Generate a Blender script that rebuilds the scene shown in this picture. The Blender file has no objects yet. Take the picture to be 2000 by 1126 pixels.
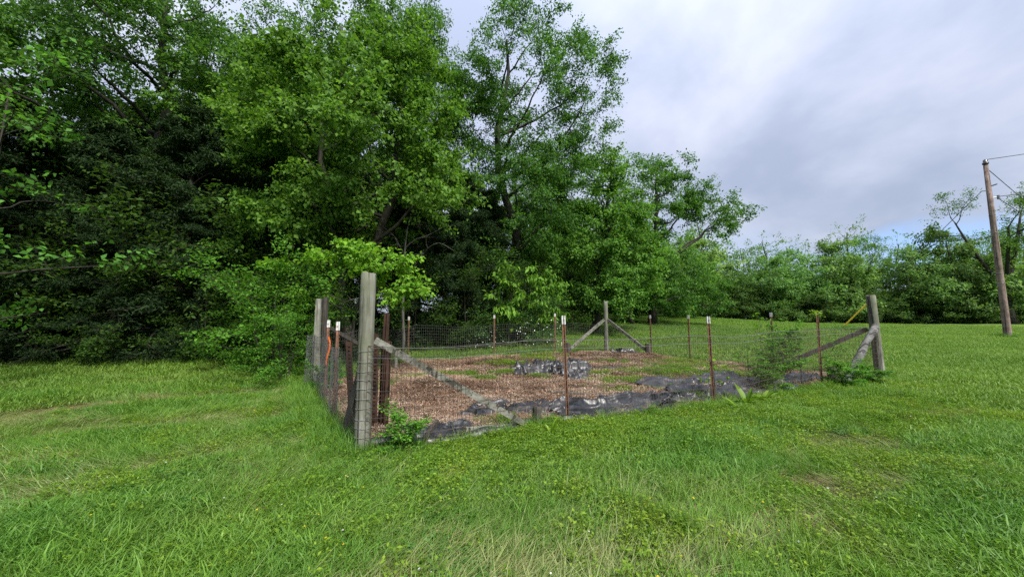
import bpy, math, random
import numpy as np
from mathutils import Vector, Matrix

R_ = math.radians
SC = bpy.context.scene
COL = SC.collection
PI = math.pi

# ------------------------------------------------------------------ camera, sky, sun, exposure
cam_d = bpy.data.cameras.new("camera")
cam = bpy.data.objects.new("camera", cam_d)
COL.objects.link(cam)
cam.location = (0, 0, 1.5)
cam.rotation_euler = (R_(90 + 5.6), 0, 0)
cam_d.sensor_width = 36.0
cam_d.lens = 12.96
cam_d.clip_start = 0.05
cam_d.clip_end = 2000
SC.camera = cam

SC.view_settings.view_transform = 'Standard'
SC.view_settings.look = 'None'
SC.view_settings.gamma = 1.0
SC.view_settings.use_curve_mapping = False
SC.view_settings.exposure = 2.3
SC.render.engine = 'CYCLES'
SC.cycles.max_bounces = 4
SC.cycles.diffuse_bounces = 3
SC.cycles.transmission_bounces = 4
SC.cycles.transparent_max_bounces = 4
SC.cycles.use_denoising = False

SUN_EL, SUN_AZ = R_(52), R_(146)          # azimuth clockwise from +Y (north)
sun_d = bpy.data.lights.new("sun", 'SUN')
sun_d.energy = 1.5
sun_d.angle = R_(14)
sun_d.color = (1.0, 0.96, 0.88)
sun = bpy.data.objects.new("sun", sun_d)
COL.objects.link(sun)
sdir = Vector((math.sin(SUN_AZ) * math.cos(SUN_EL), math.cos(SUN_AZ) * math.cos(SUN_EL), math.sin(SUN_EL)))
sun.rotation_euler = sdir.to_track_quat('Z', 'Y').to_euler()
sun.location = sdir * 60


class NT:
    """short hand for building a node tree"""
    def __init__(s, tree):
        s.t = tree
        tree.nodes.clear()

    def n(s, typ, **kw):
        nd = s.t.nodes.new(typ)
        ins = kw.pop('ins', {})
        for k, v in kw.items():
            setattr(nd, k, v)
        for k, v in ins.items():
            if hasattr(v, 'is_output') or isinstance(v, bpy.types.NodeSocket):
                s.t.links.new(v, nd.inputs[k])
            else:
                nd.inputs[k].default_value = v
        return nd

    def ramp(s, fac, stops, interp='LINEAR'):
        nd = s.t.nodes.new('ShaderNodeValToRGB')
        cr = nd.color_ramp
        cr.interpolation = interp
        while len(cr.elements) < len(stops):
            cr.elements.new(0.5)
        for e, (p, c) in zip(cr.elements, stops):
            e.position = p
            e.color = (*c, 1) if len(c) == 3 else c
        s.t.links.new(fac, nd.inputs[0])
        return nd.outputs[0]

    def mix(s, fac, a, b, mode='MIX'):
        nd = s.t.nodes.new('ShaderNodeMix')
        nd.data_type = 'RGBA'
        nd.blend_type = mode
        for sock, v in ((nd.inputs[0], fac), (nd.inputs[6], a), (nd.inputs[7], b)):
            if isinstance(v, bpy.types.NodeSocket):
                s.t.links.new(v, sock)
            elif isinstance(v, (int, float)):
                sock.default_value = v
            else:
                sock.default_value = (*v, 1) if len(v) == 3 else v
        return nd.outputs[2]

    def math(s, op, a, b=0.0, c=0.0, clamp=False):
        nd = s.t.nodes.new('ShaderNodeMath')
        nd.operation = op
        nd.use_clamp = clamp
        for i, v in enumerate((a, b, c)):
            if isinstance(v, bpy.types.NodeSocket):
                s.t.links.new(v, nd.inputs[i])
            else:
                nd.inputs[i].default_value = v
        return nd.outputs[0]

    def noise(s, vec, scale, detail=4, rough=0.55, dist=0.0):
        nd = s.t.nodes.new('ShaderNodeTexNoise')
        s.t.links.new(vec, nd.inputs['Vector'])
        nd.inputs['Scale'].default_value = scale
        nd.inputs['Detail'].default_value = detail
        nd.inputs['Roughness'].default_value = rough
        nd.inputs['Distortion'].default_value = dist
        return nd.outputs[0]

    def mapping(s, vec, scale=(1, 1, 1), rot=(0, 0, 0), loc=(0, 0, 0)):
        nd = s.t.nodes.new('ShaderNodeMapping')
        s.t.links.new(vec, nd.inputs[0])
        nd.inputs['Scale'].default_value = scale
        nd.inputs['Rotation'].default_value = rot
        nd.inputs['Location'].default_value = loc
        return nd.outputs[0]


# sky: daylight sky seen through a broken grey overcast
world = bpy.data.worlds.new("World")
SC.world = world
world.use_nodes = True
w = NT(world.node_tree)
sky = w.n('ShaderNodeTexSky', sky_type='NISHITA')
sky.sun_disc = False
sky.sun_elevation = SUN_EL
sky.sun_rotation = SUN_AZ
tc = w.n('ShaderNodeTexCoord')
sep = w.n('ShaderNodeSeparateXYZ', ins={0: tc.outputs['Generated']})
zc = w.math('ADD', w.math('MAXIMUM', sep.outputs[2], 0.0), 0.34)
cmb = w.n('ShaderNodeCombineXYZ', ins={0: w.math('DIVIDE', sep.outputs[0], zc), 1: w.math('DIVIDE', sep.outputs[1], zc), 2: 0.0})
cv = w.mapping(cmb.outputs[0], scale=(1.0, 0.9, 1), rot=(0, 0, R_(-25)), loc=(2.3, 0.6, 0))
n_big = w.noise(cv, 1.15, 6, 0.5, 0.25)
n_det = w.noise(cv, 3.6, 7, 0.55, 0.2)
nn = w.math('ADD', w.math('MULTIPLY', n_big, 0.68), w.math('MULTIPLY', n_det, 0.32))
cloud = w.ramp(nn, [(0.40, (1.62, 1.80, 2.34)), (0.465, (1.86, 2.04, 2.58)), (0.525, (2.22, 2.37, 2.9)), (0.60, (2.65, 2.76, 3.2))])
gap_n = w.noise(w.mapping(cmb.outputs[0], loc=(5.1, 1.7, 0)), 1.9, 4, 0.5)
low = w.math('SUBTRACT', 1.0, w.math('MULTIPLY', sep.outputs[2], 4.2), clamp=True)
gap = w.math('MULTIPLY', w.ramp(gap_n, [(0.50, (0, 0, 0)), (0.60, (1, 1, 1))]), low)
hole_d = w.n('ShaderNodeVectorMath', operation='DISTANCE', ins={0: w.mapping(tc.outputs['Generated'], scale=(1, 1, 2.6)), 1: (.735, .65, .30)}).outputs['Value']
hole = w.math('SUBTRACT', 1.25, w.math('ADD', w.math('MULTIPLY', hole_d, 3.4), w.math('MULTIPLY', n_det, 1.0)), clamp=True)
gap = w.math('MAXIMUM', w.math('MULTIPLY', gap, .5), w.math('MULTIPLY', hole, 1.6, clamp=True))
blue = w.mix(0.6, sky.outputs[0], (0.9, 2.2, 5.2))
skyc = w.mix(gap, cloud, blue)
skyc = w.mix(0.12, skyc, sky.outputs[0])
# an overcast sky brightens towards the zenith
zen = w.math('ADD', 1.0, w.math('MULTIPLY', w.math('POWER', w.math('MAXIMUM', sep.outputs[2], 0.0), 2.0), 1.5))
skyc = w.mix(1.0, skyc, zen, 'MULTIPLY')
bg = w.n('ShaderNodeBackground', ins={'Color': skyc, 'Strength': 0.05})
wo = w.n('ShaderNodeOutputWorld')
w.t.links.new(bg.outputs[0], wo.inputs[0])


# ------------------------------------------------------------------ ground shape
def sstep(a, b, v):
    t = np.clip((np.asarray(v, float) - a) / (b - a), 0, 1)
    return t * t * (3 - 2 * t)


_rs = np.random.RandomState(7)
_WV = [(_rs.uniform(0.25, 1.6), _rs.uniform(0, 2 * PI), _rs.uniform(0, 2 * PI)) for _ in range(14)]


def bumps(x, y):
    s = 0
    for k, a, p in _WV:
        s = s + np.sin(k * 2.2 * (x * math.cos(a) + y * math.sin(a)) + p) / (0.6 + k)
    return s * 0.013


def ground_z(x, y):
    x = np.asarray(x, float)
    y = np.asarray(y, float)
    t = x / (np.abs(y) + 4)
    A = 2.9 - 1.35 * sstep(.15, .85, t)
    return A * sstep(6, 46, y) + bumps(x, y)


def gz(x, y):
    return float(ground_z(x, y))


cam.location.z = 1.5

CA, CB, CB2, CC, CD = (-1.74, 4.44), (-4.40, 8.40), (-3.72, 12.95), (3.90, 15.37), (9.87, 10.06)
BED = [CA, CB, CB2, CC, CD]

_wx = np.array([-200, -40, -25, -14, -6, -2, 2, 6, 10, 14, 60, 300.])
_wy = np.array([4, 9, 12.2, 13.4, 14.6, 17.5, 22, 32, 40, 46, 46, 46.])


def wood_edge(x):
    return np.interp(x, _wx, _wy)


def seg_dist(x, y, a, b):
    ax, ay = a
    bx, by = b
    dx, dy = bx - ax, by - ay
    t = np.clip(((x - ax) * dx + (y - ay) * dy) / (dx * dx + dy * dy), 0, 1)
    return np.hypot(x - ax - t * dx, y - ay - t * dy)


def in_poly(x, y, poly):
    x = np.asarray(x, float)
    y = np.asarray(y, float)
    ins = np.zeros(x.shape, bool)
    n = len(poly)
    for i in range(n):
        x1, y1 = poly[i]
        x2, y2 = poly[(i + 1) % n]
        c = ((y1 > y) != (y2 > y)) & (x < (x2 - x1) * (y - y1) / (y2 - y1 + 1e-12) + x1)
        ins ^= c
    return ins


def bed_edge_dist(x, y):
    d = None
    for i in range(5):
        e = seg_dist(x, y, BED[i], BED[(i + 1) % 5])
        d = e if d is None else np.minimum(d, e)
    return d


def vnoise(x, y, scale, seed=0):
    """cheap value noise in 0..1 (numpy)"""
    x = np.asarray(x, float) * scale + 1000.3 + seed * 17.1
    y = np.asarray(y, float) * scale + 1000.7 + seed * 9.7
    xi, yi = np.floor(x).astype(np.int64), np.floor(y).astype(np.int64)
    fx, fy = x - xi, y - yi
    fx = fx * fx * (3 - 2 * fx)
    fy = fy * fy * (3 - 2 * fy)

    def h(a, b):
        v = np.sin(a * 127.1 + b * 311.7 + seed * 74.7) * 43758.5453
        return v - np.floor(v)
    return (h(xi, yi) * (1 - fx) + h(xi + 1, yi) * fx) * (1 - fy) + (h(xi, yi + 1) * (1 - fx) + h(xi + 1, yi + 1) * fx) * fy


def fnoise(x, y, scale, seed=0):
    return (vnoise(x, y, scale, seed) * .5 + vnoise(x, y, scale * 2.1, seed + 1) * .3 + vnoise(x, y, scale * 4.3, seed + 2) * .2)


# ------------------------------------------------------------------ materials
def new_mat(name):
    m = bpy.data.materials.new(name)
    m.use_nodes = True
    return m, NT(m.node_tree)


def finish(t, shader, disp=None):
    o = t.n('ShaderNodeOutputMaterial')
    t.t.links.new(shader, o.inputs[0])


def principled(t, color, rough=0.7, spec=0.3, normal=None, metallic=0.0):
    p = t.n('ShaderNodeBsdfPrincipled')
    for k, v in (('Base Color', color), ('Roughness', rough), ('Specular IOR Level', spec), ('Metallic', metallic)):
        if isinstance(v, bpy.types.NodeSocket):
            t.t.links.new(v, p.inputs[k])
        elif isinstance(v, (tuple, list)):
            p.inputs[k].default_value = (*v, 1)
        else:
            p.inputs[k].default_value = v
    if normal is not None:
        t.t.links.new(normal, p.inputs['Normal'])
    return p.outputs[0]


def bump(t, h, strength=0.5, dist=0.02):
    b = t.n('ShaderNodeBump', ins={'Height': h, 'Strength': strength, 'Distance': dist})
    return b.outputs[0]


def leaf_mat(name, dark, light, trans=0.35, rough=0.5, spec=0.35, obj_tint=True, patch=None):
    m, t = new_mat(name)
    at = t.n('ShaderNodeAttribute', attribute_name='tone')
    c = t.ramp(at.outputs['Fac'], [(0.0, dark), (1.0, light)])
    if patch:
        geo = t.n('ShaderNodeNewGeometry')
        n1 = t.noise(geo.outputs['Position'], patch[0], 4, 0.6, 0.3)
        c = t.mix(t.ramp(n1, [(0.38, (0, 0, 0)), (0.62, (1, 1, 1))]), c, t.mix(1.0, c, patch[1], 'MULTIPLY'))
        if len(patch) > 2:
            n2 = t.noise(geo.outputs['Position'], patch[2], 5, 0.65, 0.4)
            c = t.mix(t.ramp(n2, [(0.50, (0, 0, 0)), (0.68, (.8, .8, .8))]), c, t.mix(1.0, c, patch[3], 'MULTIPLY'))
    if obj_tint:
        oi = t.n('ShaderNodeObjectInfo')
        c = t.mix(1.0, c, oi.outputs['Color'], 'MULTIPLY')
    p = principled(t, c, rough, spec)
    tr = t.n('ShaderNodeBsdfTranslucent', ins={'Color': t.mix(1.0, c, (1.25, 1.3, 0.6), 'MULTIPLY')})
    mx = t.n('ShaderNodeMixShader', ins={0: trans, 1: p, 2: tr.outputs[0]})
    finish(t, mx.outputs[0])
    return m


def wood_mat(name, c0, c1, crack=(0.02, 0.018, 0.015), stretch=(14, 14, 0.9), green=None, axis_rot=(0, 0, 0), rough=0.85, bstr=0.6):
    m, t = new_mat(name)
    tcd = t.n('ShaderNodeTexCoord')
    v = t.mapping(tcd.outputs['Object'], scale=stretch, rot=axis_rot)
    g1 = t.noise(v, 2.0, 8, 0.7, 0.4)
    g2 = t.noise(tcd.outputs['Object'], 3.5, 4, 0.6)
    c = t.ramp(g1, [(0.3, c0), (0.7, c1)])
    c = t.mix(t.ramp(g2, [(0.35, (0, 0, 0)), (0.7, (1, 1, 1))]), c, t.mix(1.0, c, (0.46, 0.45, 0.41), 'MULTIPLY'))
    if green:
        g3 = t.noise(tcd.outputs['Object'], 1.8, 5, 0.6)
        c = t.mix(t.ramp(g3, [(0.45, (0, 0, 0)), (0.65, (0.75, 0.75, 0.75))]), c, green)
    g4 = t.noise(t.mapping(tcd.outputs['Object'], scale=(stretch[0] * 1.3, stretch[1] * 1.3, stretch[2] * 0.5), rot=axis_rot), 1.4, 3, 0.5)
    ck = t.ramp(g4, [(0.385, (1, 1, 1)), (0.425, (0, 0, 0))])
    vo = t.n('ShaderNodeTexVoronoi', ins={'Vector': t.mapping(tcd.outputs['Object'], scale=tuple(4.5 if q > 2 else 2.6 for q in stretch)), 'Scale': 1.0})
    kn = t.ramp(vo.outputs['Distance'], [(0.07, (1, 1, 1)), (0.13, (.15, .15, .15)), (0.17, (.5, .5, .5)), (0.22, (0, 0, 0))])
    ck = t.math('MAXIMUM', ck, t.math('MULTIPLY', kn, .8))
    c = t.mix(t.math('MULTIPLY', ck, 0.8), c, crack)
    hgt = t.math('SUBTRACT', g1, t.math('MULTIPLY', ck, 0.8))
    finish(t, principled(t, c, rough, 0.2, bump(t, hgt, bstr, 0.012)))
    return m


M = {}
M['post'] = wood_mat("weathered_grey_post_wood", (0.075, 0.075, 0.062), (0.285, 0.285, 0.24), green=(0.14, 0.155, 0.095))
M['post_pale'] = wood_mat("pale_split_post_wood", (0.16, 0.16, 0.13), (0.36, 0.36, 0.31))
M['post_dark'] = wood_mat("dark_damp_post_wood", (0.035, 0.03, 0.025), (0.10, 0.09, 0.078))
M['brace'] = wood_mat("grey_sawn_brace_wood", (0.10, 0.10, 0.082), (0.27, 0.27, 0.23), stretch=(0.9, 14, 14))
M['log'] = wood_mat("lichen_log_bark", (0.07, 0.07, 0.065), (0.23, 0.23, 0.225), stretch=(2.2, 8, 8), bstr=1.0)
M['pole'] = wood_mat("brown_utility_pole_wood", (0.16, 0.115, 0.10), (0.32, 0.24, 0.21), stretch=(9, 9, 0.5))
M['bark'] = wood_mat("dark_tree_bark", (0.022, 0.020, 0.016), (0.075, 0.068, 0.055), stretch=(5, 5, 0.8), bstr=0.9)
M['bark_grey'] = wood_mat("pale_dead_wood", (0.075, 0.072, 0.062), (0.17, 0.165, 0.145), stretch=(5, 5, 1.2))
M['stake'] = wood_mat("dark_rusty_steel", (0.030, 0.016, 0.011), (0.075, 0.040, 0.026), stretch=(4, 4, 4), crack=(0.012, 0.008, 0.007))

m, t = new_mat("rust_brown_post_paint")
tcd = t.n('ShaderNodeTexCoord')
n1 = t.noise(tcd.outputs['Object'], 9, 5, 0.65)
finish(t, principled(t, t.ramp(n1, [(0.3, (0.08, 0.045, 0.033)), (0.52, (0.19, 0.098, 0.062)), (0.7, (0.34, 0.17, 0.09))]), 0.75, 0.25, bump(t, n1, 0.3, 0.004)))
M['rust'] = m
m, t = new_mat("chipped_white_paint")
tcd = t.n('ShaderNodeTexCoord')
n1 = t.noise(tcd.outputs['Object'], 22, 4, 0.6)
finish(t, principled(t, t.ramp(n1, [(0.36, (0.24, 0.11, 0.05)), (0.44, (0.48, 0.49, 0.48)), (0.8, (0.62, 0.63, 0.64))]), 0.5, 0.4))
M['white'] = m


def flat_mat(name, c, rough=0.6, spec=0.4, metallic=0.0, var=0.25, scale=8):
    m, t = new_mat(name)
    tcd = t.n('ShaderNodeTexCoord')
    n1 = t.noise(tcd.outputs['Object'], scale, 4, 0.6)
    lo = tuple(v * (1 - var) for v in c)
    hi = tuple(min(1, v * (1 + var)) for v in c)
    finish(t, principled(t, t.ramp(n1, [(0.3, lo), (0.7, hi)]), rough, spec, None, metallic))
    return m


M['wire'] = flat_mat("galvanised_wire", (0.17, 0.175, 0.17), 0.5, 0.5, 0.35)
M['wire_dark'] = flat_mat("dark_weathered_wire", (0.075, 0.075, 0.07), 0.6, 0.4, 0.2)
M['wire_rusty'] = flat_mat("rusty_dark_wire", (0.06, 0.045, 0.036), 0.7, 0.3, 0.1, .6, 3)
M['net'] = flat_mat("grey_plastic_netting", (0.10, 0.10, 0.10), 0.7, 0.3)
M['cable'] = flat_mat("black_cable", (0.05, 0.05, 0.055), 0.6, 0.3)
M['steel'] = flat_mat("dull_galvanised_steel", (0.16, 0.165, 0.17), 0.45, 0.5, 0.6)
M['insul'] = flat_mat("dark_porcelain", (0.03, 0.028, 0.03), 0.25, 0.6)
M['yellow'] = flat_mat("yellow_plastic", (0.62, 0.42, 0.035), 0.5, 0.4)
M['orange'] = flat_mat("orange_marking_tape", (0.75, 0.16, 0.035), 0.5, 0.4)

m, t = new_mat("black_plastic_film")
tcd = t.n('ShaderNodeTexCoord')
n1 = t.noise(tcd.outputs['Object'], 5, 6, 0.65, 0.8)
n2 = t.noise(tcd.outputs['Object'], 30, 4, 0.6)
dust = t.noise(tcd.outputs['Object'], 2.2, 6, 0.7)
c = t.ramp(dust, [(0.42, (0.010, 0.011, 0.013)), (0.58, (0.022, 0.023, 0.027)), (0.72, (0.15, 0.11, 0.085))])
hh = t.math('ADD', n1, t.math('MULTIPLY', n2, 0.2))
finish(t, principled(t, c, t.ramp(dust, [(0.4, (0.33, 0.33, 0.33)), (0.65, (0.55, 0.55, 0.55))]), 0.55, bump(t, hh, 0.25, 0.02)))
M['film'] = m

# ground: earth under the grass, leaf litter inside the wood
m, t = new_mat("field_earth")
geo = t.n('ShaderNodeNewGeometry')
n1 = t.noise(geo.outputs['Position'], 0.9, 6, 0.65)
n2 = t.noise(geo.outputs['Position'], 14, 5, 0.7)
n3 = t.noise(geo.outputs['Position'], 0.13, 5, 0.6)
earth = t.ramp(n2, [(0.3, (0.03, 0.045, 0.013)), (0.55, (0.065, 0.085, 0.025)), (0.8, (0.12, 0.11, 0.05))])
gr = t.ramp(n2, [(0.25, (0.045, 0.085, 0.014)), (0.7, (0.10, 0.17, 0.028))])
far = t.n('ShaderNodeAttribute', attribute_name='far')
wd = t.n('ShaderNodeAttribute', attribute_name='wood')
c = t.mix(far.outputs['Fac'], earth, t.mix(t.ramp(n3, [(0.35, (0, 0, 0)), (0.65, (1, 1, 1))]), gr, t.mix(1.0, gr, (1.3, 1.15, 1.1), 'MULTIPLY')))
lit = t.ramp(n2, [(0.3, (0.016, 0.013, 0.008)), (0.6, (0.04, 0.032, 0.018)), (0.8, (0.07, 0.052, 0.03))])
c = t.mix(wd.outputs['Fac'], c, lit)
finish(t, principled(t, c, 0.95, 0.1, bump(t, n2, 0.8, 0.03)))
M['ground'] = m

m, t = new_mat("straw_and_bark_mulch")
geo = t.n('ShaderNodeNewGeometry')
a = t.noise(t.mapping(geo.outputs['Position'], scale=(1, 1, 1), rot=(0, 0, 0.5)), 28, 6, 0.75, 0.6)
b = t.noise(geo.outputs['Position'], 1.1, 5, 0.6)
c = t.ramp(a, [(0.30, (0.045, 0.028, 0.019)), (0.46, (0.17, 0.105, 0.068)), (0.58, (0.31, 0.205, 0.135)), (0.72, (0.50, 0.38, 0.26))])
c2 = t.mix(1.0, c, (0.62, 0.50, 0.45), 'MULTIPLY')
c = t.mix(t.ramp(b, [(0.42, (1, 1, 1)), (0.52, (0, 0, 0))]), c, c2)
pl = t.noise(geo.outputs['Position'], .7, 5, .65)
c = t.mix(t.ramp(pl, [(0.52, (0, 0, 0)), (0.64, (.6, .6, .6))]), c, (.40, .31, .215))
finish(t, principled(t, c, 0.95, 0.12, bump(t, a, 1.0, 0.03)))
M['mulch'] = m
M['straw'] = leaf_mat("straw_bits", (0.13, 0.082, 0.056), (0.54, 0.42, 0.31), trans=0.05, rough=0.8, spec=0.2, obj_tint=False, patch=(0.8, (0.68, 0.56, 0.50)))

M['grass'] = leaf_mat("lawn_grass_blades", (0.062, 0.148, 0.016), (0.188, 0.335, 0.046), 0.34, 0.5, 0.25, False, (0.55, (0.62, 0.78, 0.75), 2.2, (1.25, 1.04, 1.4)))
M['grass_lush'] = leaf_mat("lush_weed_leaves", (0.075, 0.155, 0.012), (0.24, 0.35, 0.03), 0.36, 0.5, 0.25, False, (0.7, (0.62, 0.8, 0.75), 2.6, (1.3, 1.08, 1.0)))
M['grass_pale'] = leaf_mat("lying_pale_blades", (0.12, 0.155, 0.04), (0.32, 0.36, 0.14), 0.25, 0.45, 0.4, False)
M['thatch'] = leaf_mat("dry_thatch", (0.11, 0.085, 0.035), (0.33, 0.27, 0.14), 0.15, 0.7, 0.2, False)
M['clover'] = leaf_mat("clover_leaflets", (0.035, 0.10, 0.012), (0.085, 0.20, 0.028), 0.3, 0.5, 0.35, False)
M['grass_far'] = leaf_mat("field_grass_blades", (0.092, 0.178, 0.02), (0.205, 0.33, 0.046), 0.3, 0.55, 0.25, False, (0.12, (0.75, 0.83, 0.85), .7, (1.25, 1.06, 1.5)))
M['petal_y'] = leaf_mat("yellow_petals", (0.55, 0.40, 0.02), (0.75, 0.58, 0.04), 0.2, 0.6, 0.2, False)
M['petal_w'] = leaf_mat("white_petals", (0.45, 0.47, 0.42), (0.72, 0.73, 0.68), 0.2, 0.6, 0.2, False)
M['leaf'] = leaf_mat("broad_tree_leaves", (0.036, 0.098, 0.018), (0.125, 0.245, 0.042), 0.42, 0.6, 0.14)
M['cedar'] = leaf_mat("cedar_sprays", (0.012, 0.028, 0.010), (0.036, 0.068, 0.024), 0.15, 0.8, 0.06)


# ------------------------------------------------------------------ mesh helpers
class MB:
    def __init__(s):
        s.v, s.f = [], []
        s.n = 0

    def add(s, verts, faces):
        verts = np.asarray(verts, float)
        s.v.append(verts)
        s.f += [tuple(i + s.n for i in f) for f in faces]
        s.n += len(verts)

    def box(s, sx, sy, sz, c=(0, 0, 0), mat=None):
        v = [(x * sx / 2, y * sy / 2, z * sz / 2) for z in (-1, 1) for y in (-1, 1) for x in (-1, 1)]
        v = [Vector(p) + Vector(c) for p in v]
        if mat is not None:
            v = [mat @ p for p in v]
        s.add([tuple(p) for p in v], [(0, 2, 3, 1), (4, 5, 7, 6), (0, 1, 5, 4), (2, 6, 7, 3), (0, 4, 6, 2), (1, 3, 7, 5)])

    def tube(s, pts, rad, n=6, caps=True, jit=0.0, rng=None, flat=1.0):
        pts = np.asarray(pts, float)
        k = len(pts)
        rad = np.broadcast_to(np.asarray(rad, float), (k,))
        d = np.gradient(pts, axis=0)
        d /= (np.linalg.norm(d, axis=1, keepdims=True) + 1e-9)
        ref = np.array([0, 0, 1.0]) if abs(d[:, 2]).mean() < 0.8 else np.array([1.0, 0, 0])
        u = np.cross(d, ref)
        u /= (np.linalg.norm(u, axis=1, keepdims=True) + 1e-9)
        w_ = np.cross(d, u)
        ang = np.arange(n) * 2 * PI / n
        V = (pts[:, None, :] + rad[:, None, None] * (np.cos(ang)[None, :, None] * u[:, None, :] + flat * np.sin(ang)[None, :, None] * w_[:, None, :]))
        if jit and rng is not None:
            V += rng.normal(0, jit, V.shape)
        F = []
        for i in range(k - 1):
            for j in range(n):
                j2 = (j + 1) % n
                F.append((i * n + j, i * n + j2, (i + 1) * n + j2, (i + 1) * n + j))
        if caps:
            F.append(tuple(range(n - 1, -1, -1)))
            F.append(tuple((k - 1) * n + j for j in range(n)))
        s.add(V.reshape(-1, 3), F)

    def mesh(s, name, mat, smooth=False):
        me = bpy.data.meshes.new(name)
        v = np.concatenate(s.v) if s.v else np.zeros((0, 3))
        me.from_pydata(v.tolist(), [], s.f)
        if mat:
            me.materials.append(mat)
        if smooth:
            me.polygons.foreach_set('use_smooth', [True] * len(me.polygons))
        me.update()
        return me

    def build(s, name, mat, parent=None, smooth=False, loc=None):
        return link(name, s.mesh(name, mat, smooth), parent, loc)


def link(name, me, parent=None, loc=None):
    o = bpy.data.objects.new(name, me)
    COL.objects.link(o)
    if parent is not None:
        o.parent = parent
    if loc is not None:
        o.location = loc
    return o


def empty(name, loc, rz=0.0):
    o = bpy.data.objects.new(name, None)
    COL.objects.link(o)
    o.location = loc
    o.rotation_euler = (0, 0, rz)
    o.empty_display_size = 0.2
    return o


def tag(o, label=None, cat=None, group=None, kind=None):
    for k, v in (('label', label), ('category', cat), ('group', group), ('kind', kind)):
        if v:
            o[k] = v
    return o


def poly_mesh(name, V, nper, mat, tone=None, extra_mats=None):
    """mesh of separate n-gons, V shaped (count, nper, 3)"""
    V = np.asarray(V, np.float32)
    c = V.shape[0]
    me = bpy.data.meshes.new(name)
    me.vertices.add(c * nper)
    me.loops.add(c * nper)
    me.polygons.add(c)
    me.vertices.foreach_set('co', V.reshape(-1))
    me.loops.foreach_set('vertex_index', np.arange(c * nper, dtype=np.int32))
    me.polygons.foreach_set('loop_start', np.arange(0, c * nper, nper, dtype=np.int32))
    if mat:
        me.materials.append(mat)
    a = me.attributes.new('tone', 'FLOAT', 'FACE')
    a.data.foreach_set('value', np.asarray(tone if tone is not None else np.random.RandomState(1).rand(c), np.float32))
    me.update(calc_edges=True)
    return me


def norm(a):
    return a / (np.linalg.norm(a, axis=-1, keepdims=True) + 1e-9)


def leaf_quads(rng, P, D, N, ln, wd, fold=0.18, curl=0.1):
    """one kite-shaped leaf per row"""
    D = norm(D)
    S = norm(np.cross(N, D))
    N = np.cross(D, S)
    ln = np.asarray(ln)[:, None]
    wd = np.asarray(wd)[:, None]
    b = P
    r = P + D * ln * .45 + S * wd * .5 + N * wd * fold
    tp = P + D * ln - N * ln * curl
    l_ = P + D * ln * .45 - S * wd * .5 + N * wd * fold
    return np.stack([b, r, tp, l_], 1)


# ------------------------------------------------------------------ trees
def bend(p0, d0, L, n, rng, up=0.0, wob=0.12):
    pts = [np.array(p0, float)]
    d = np.array(d0, float)
    for i in range(n):
        d = d + rng.normal(0, wob, 3) + np.array([0, 0, up])
        d /= np.linalg.norm(d)
        pts.append(pts[-1] + d * L / n)
    return np.array(pts)


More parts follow.
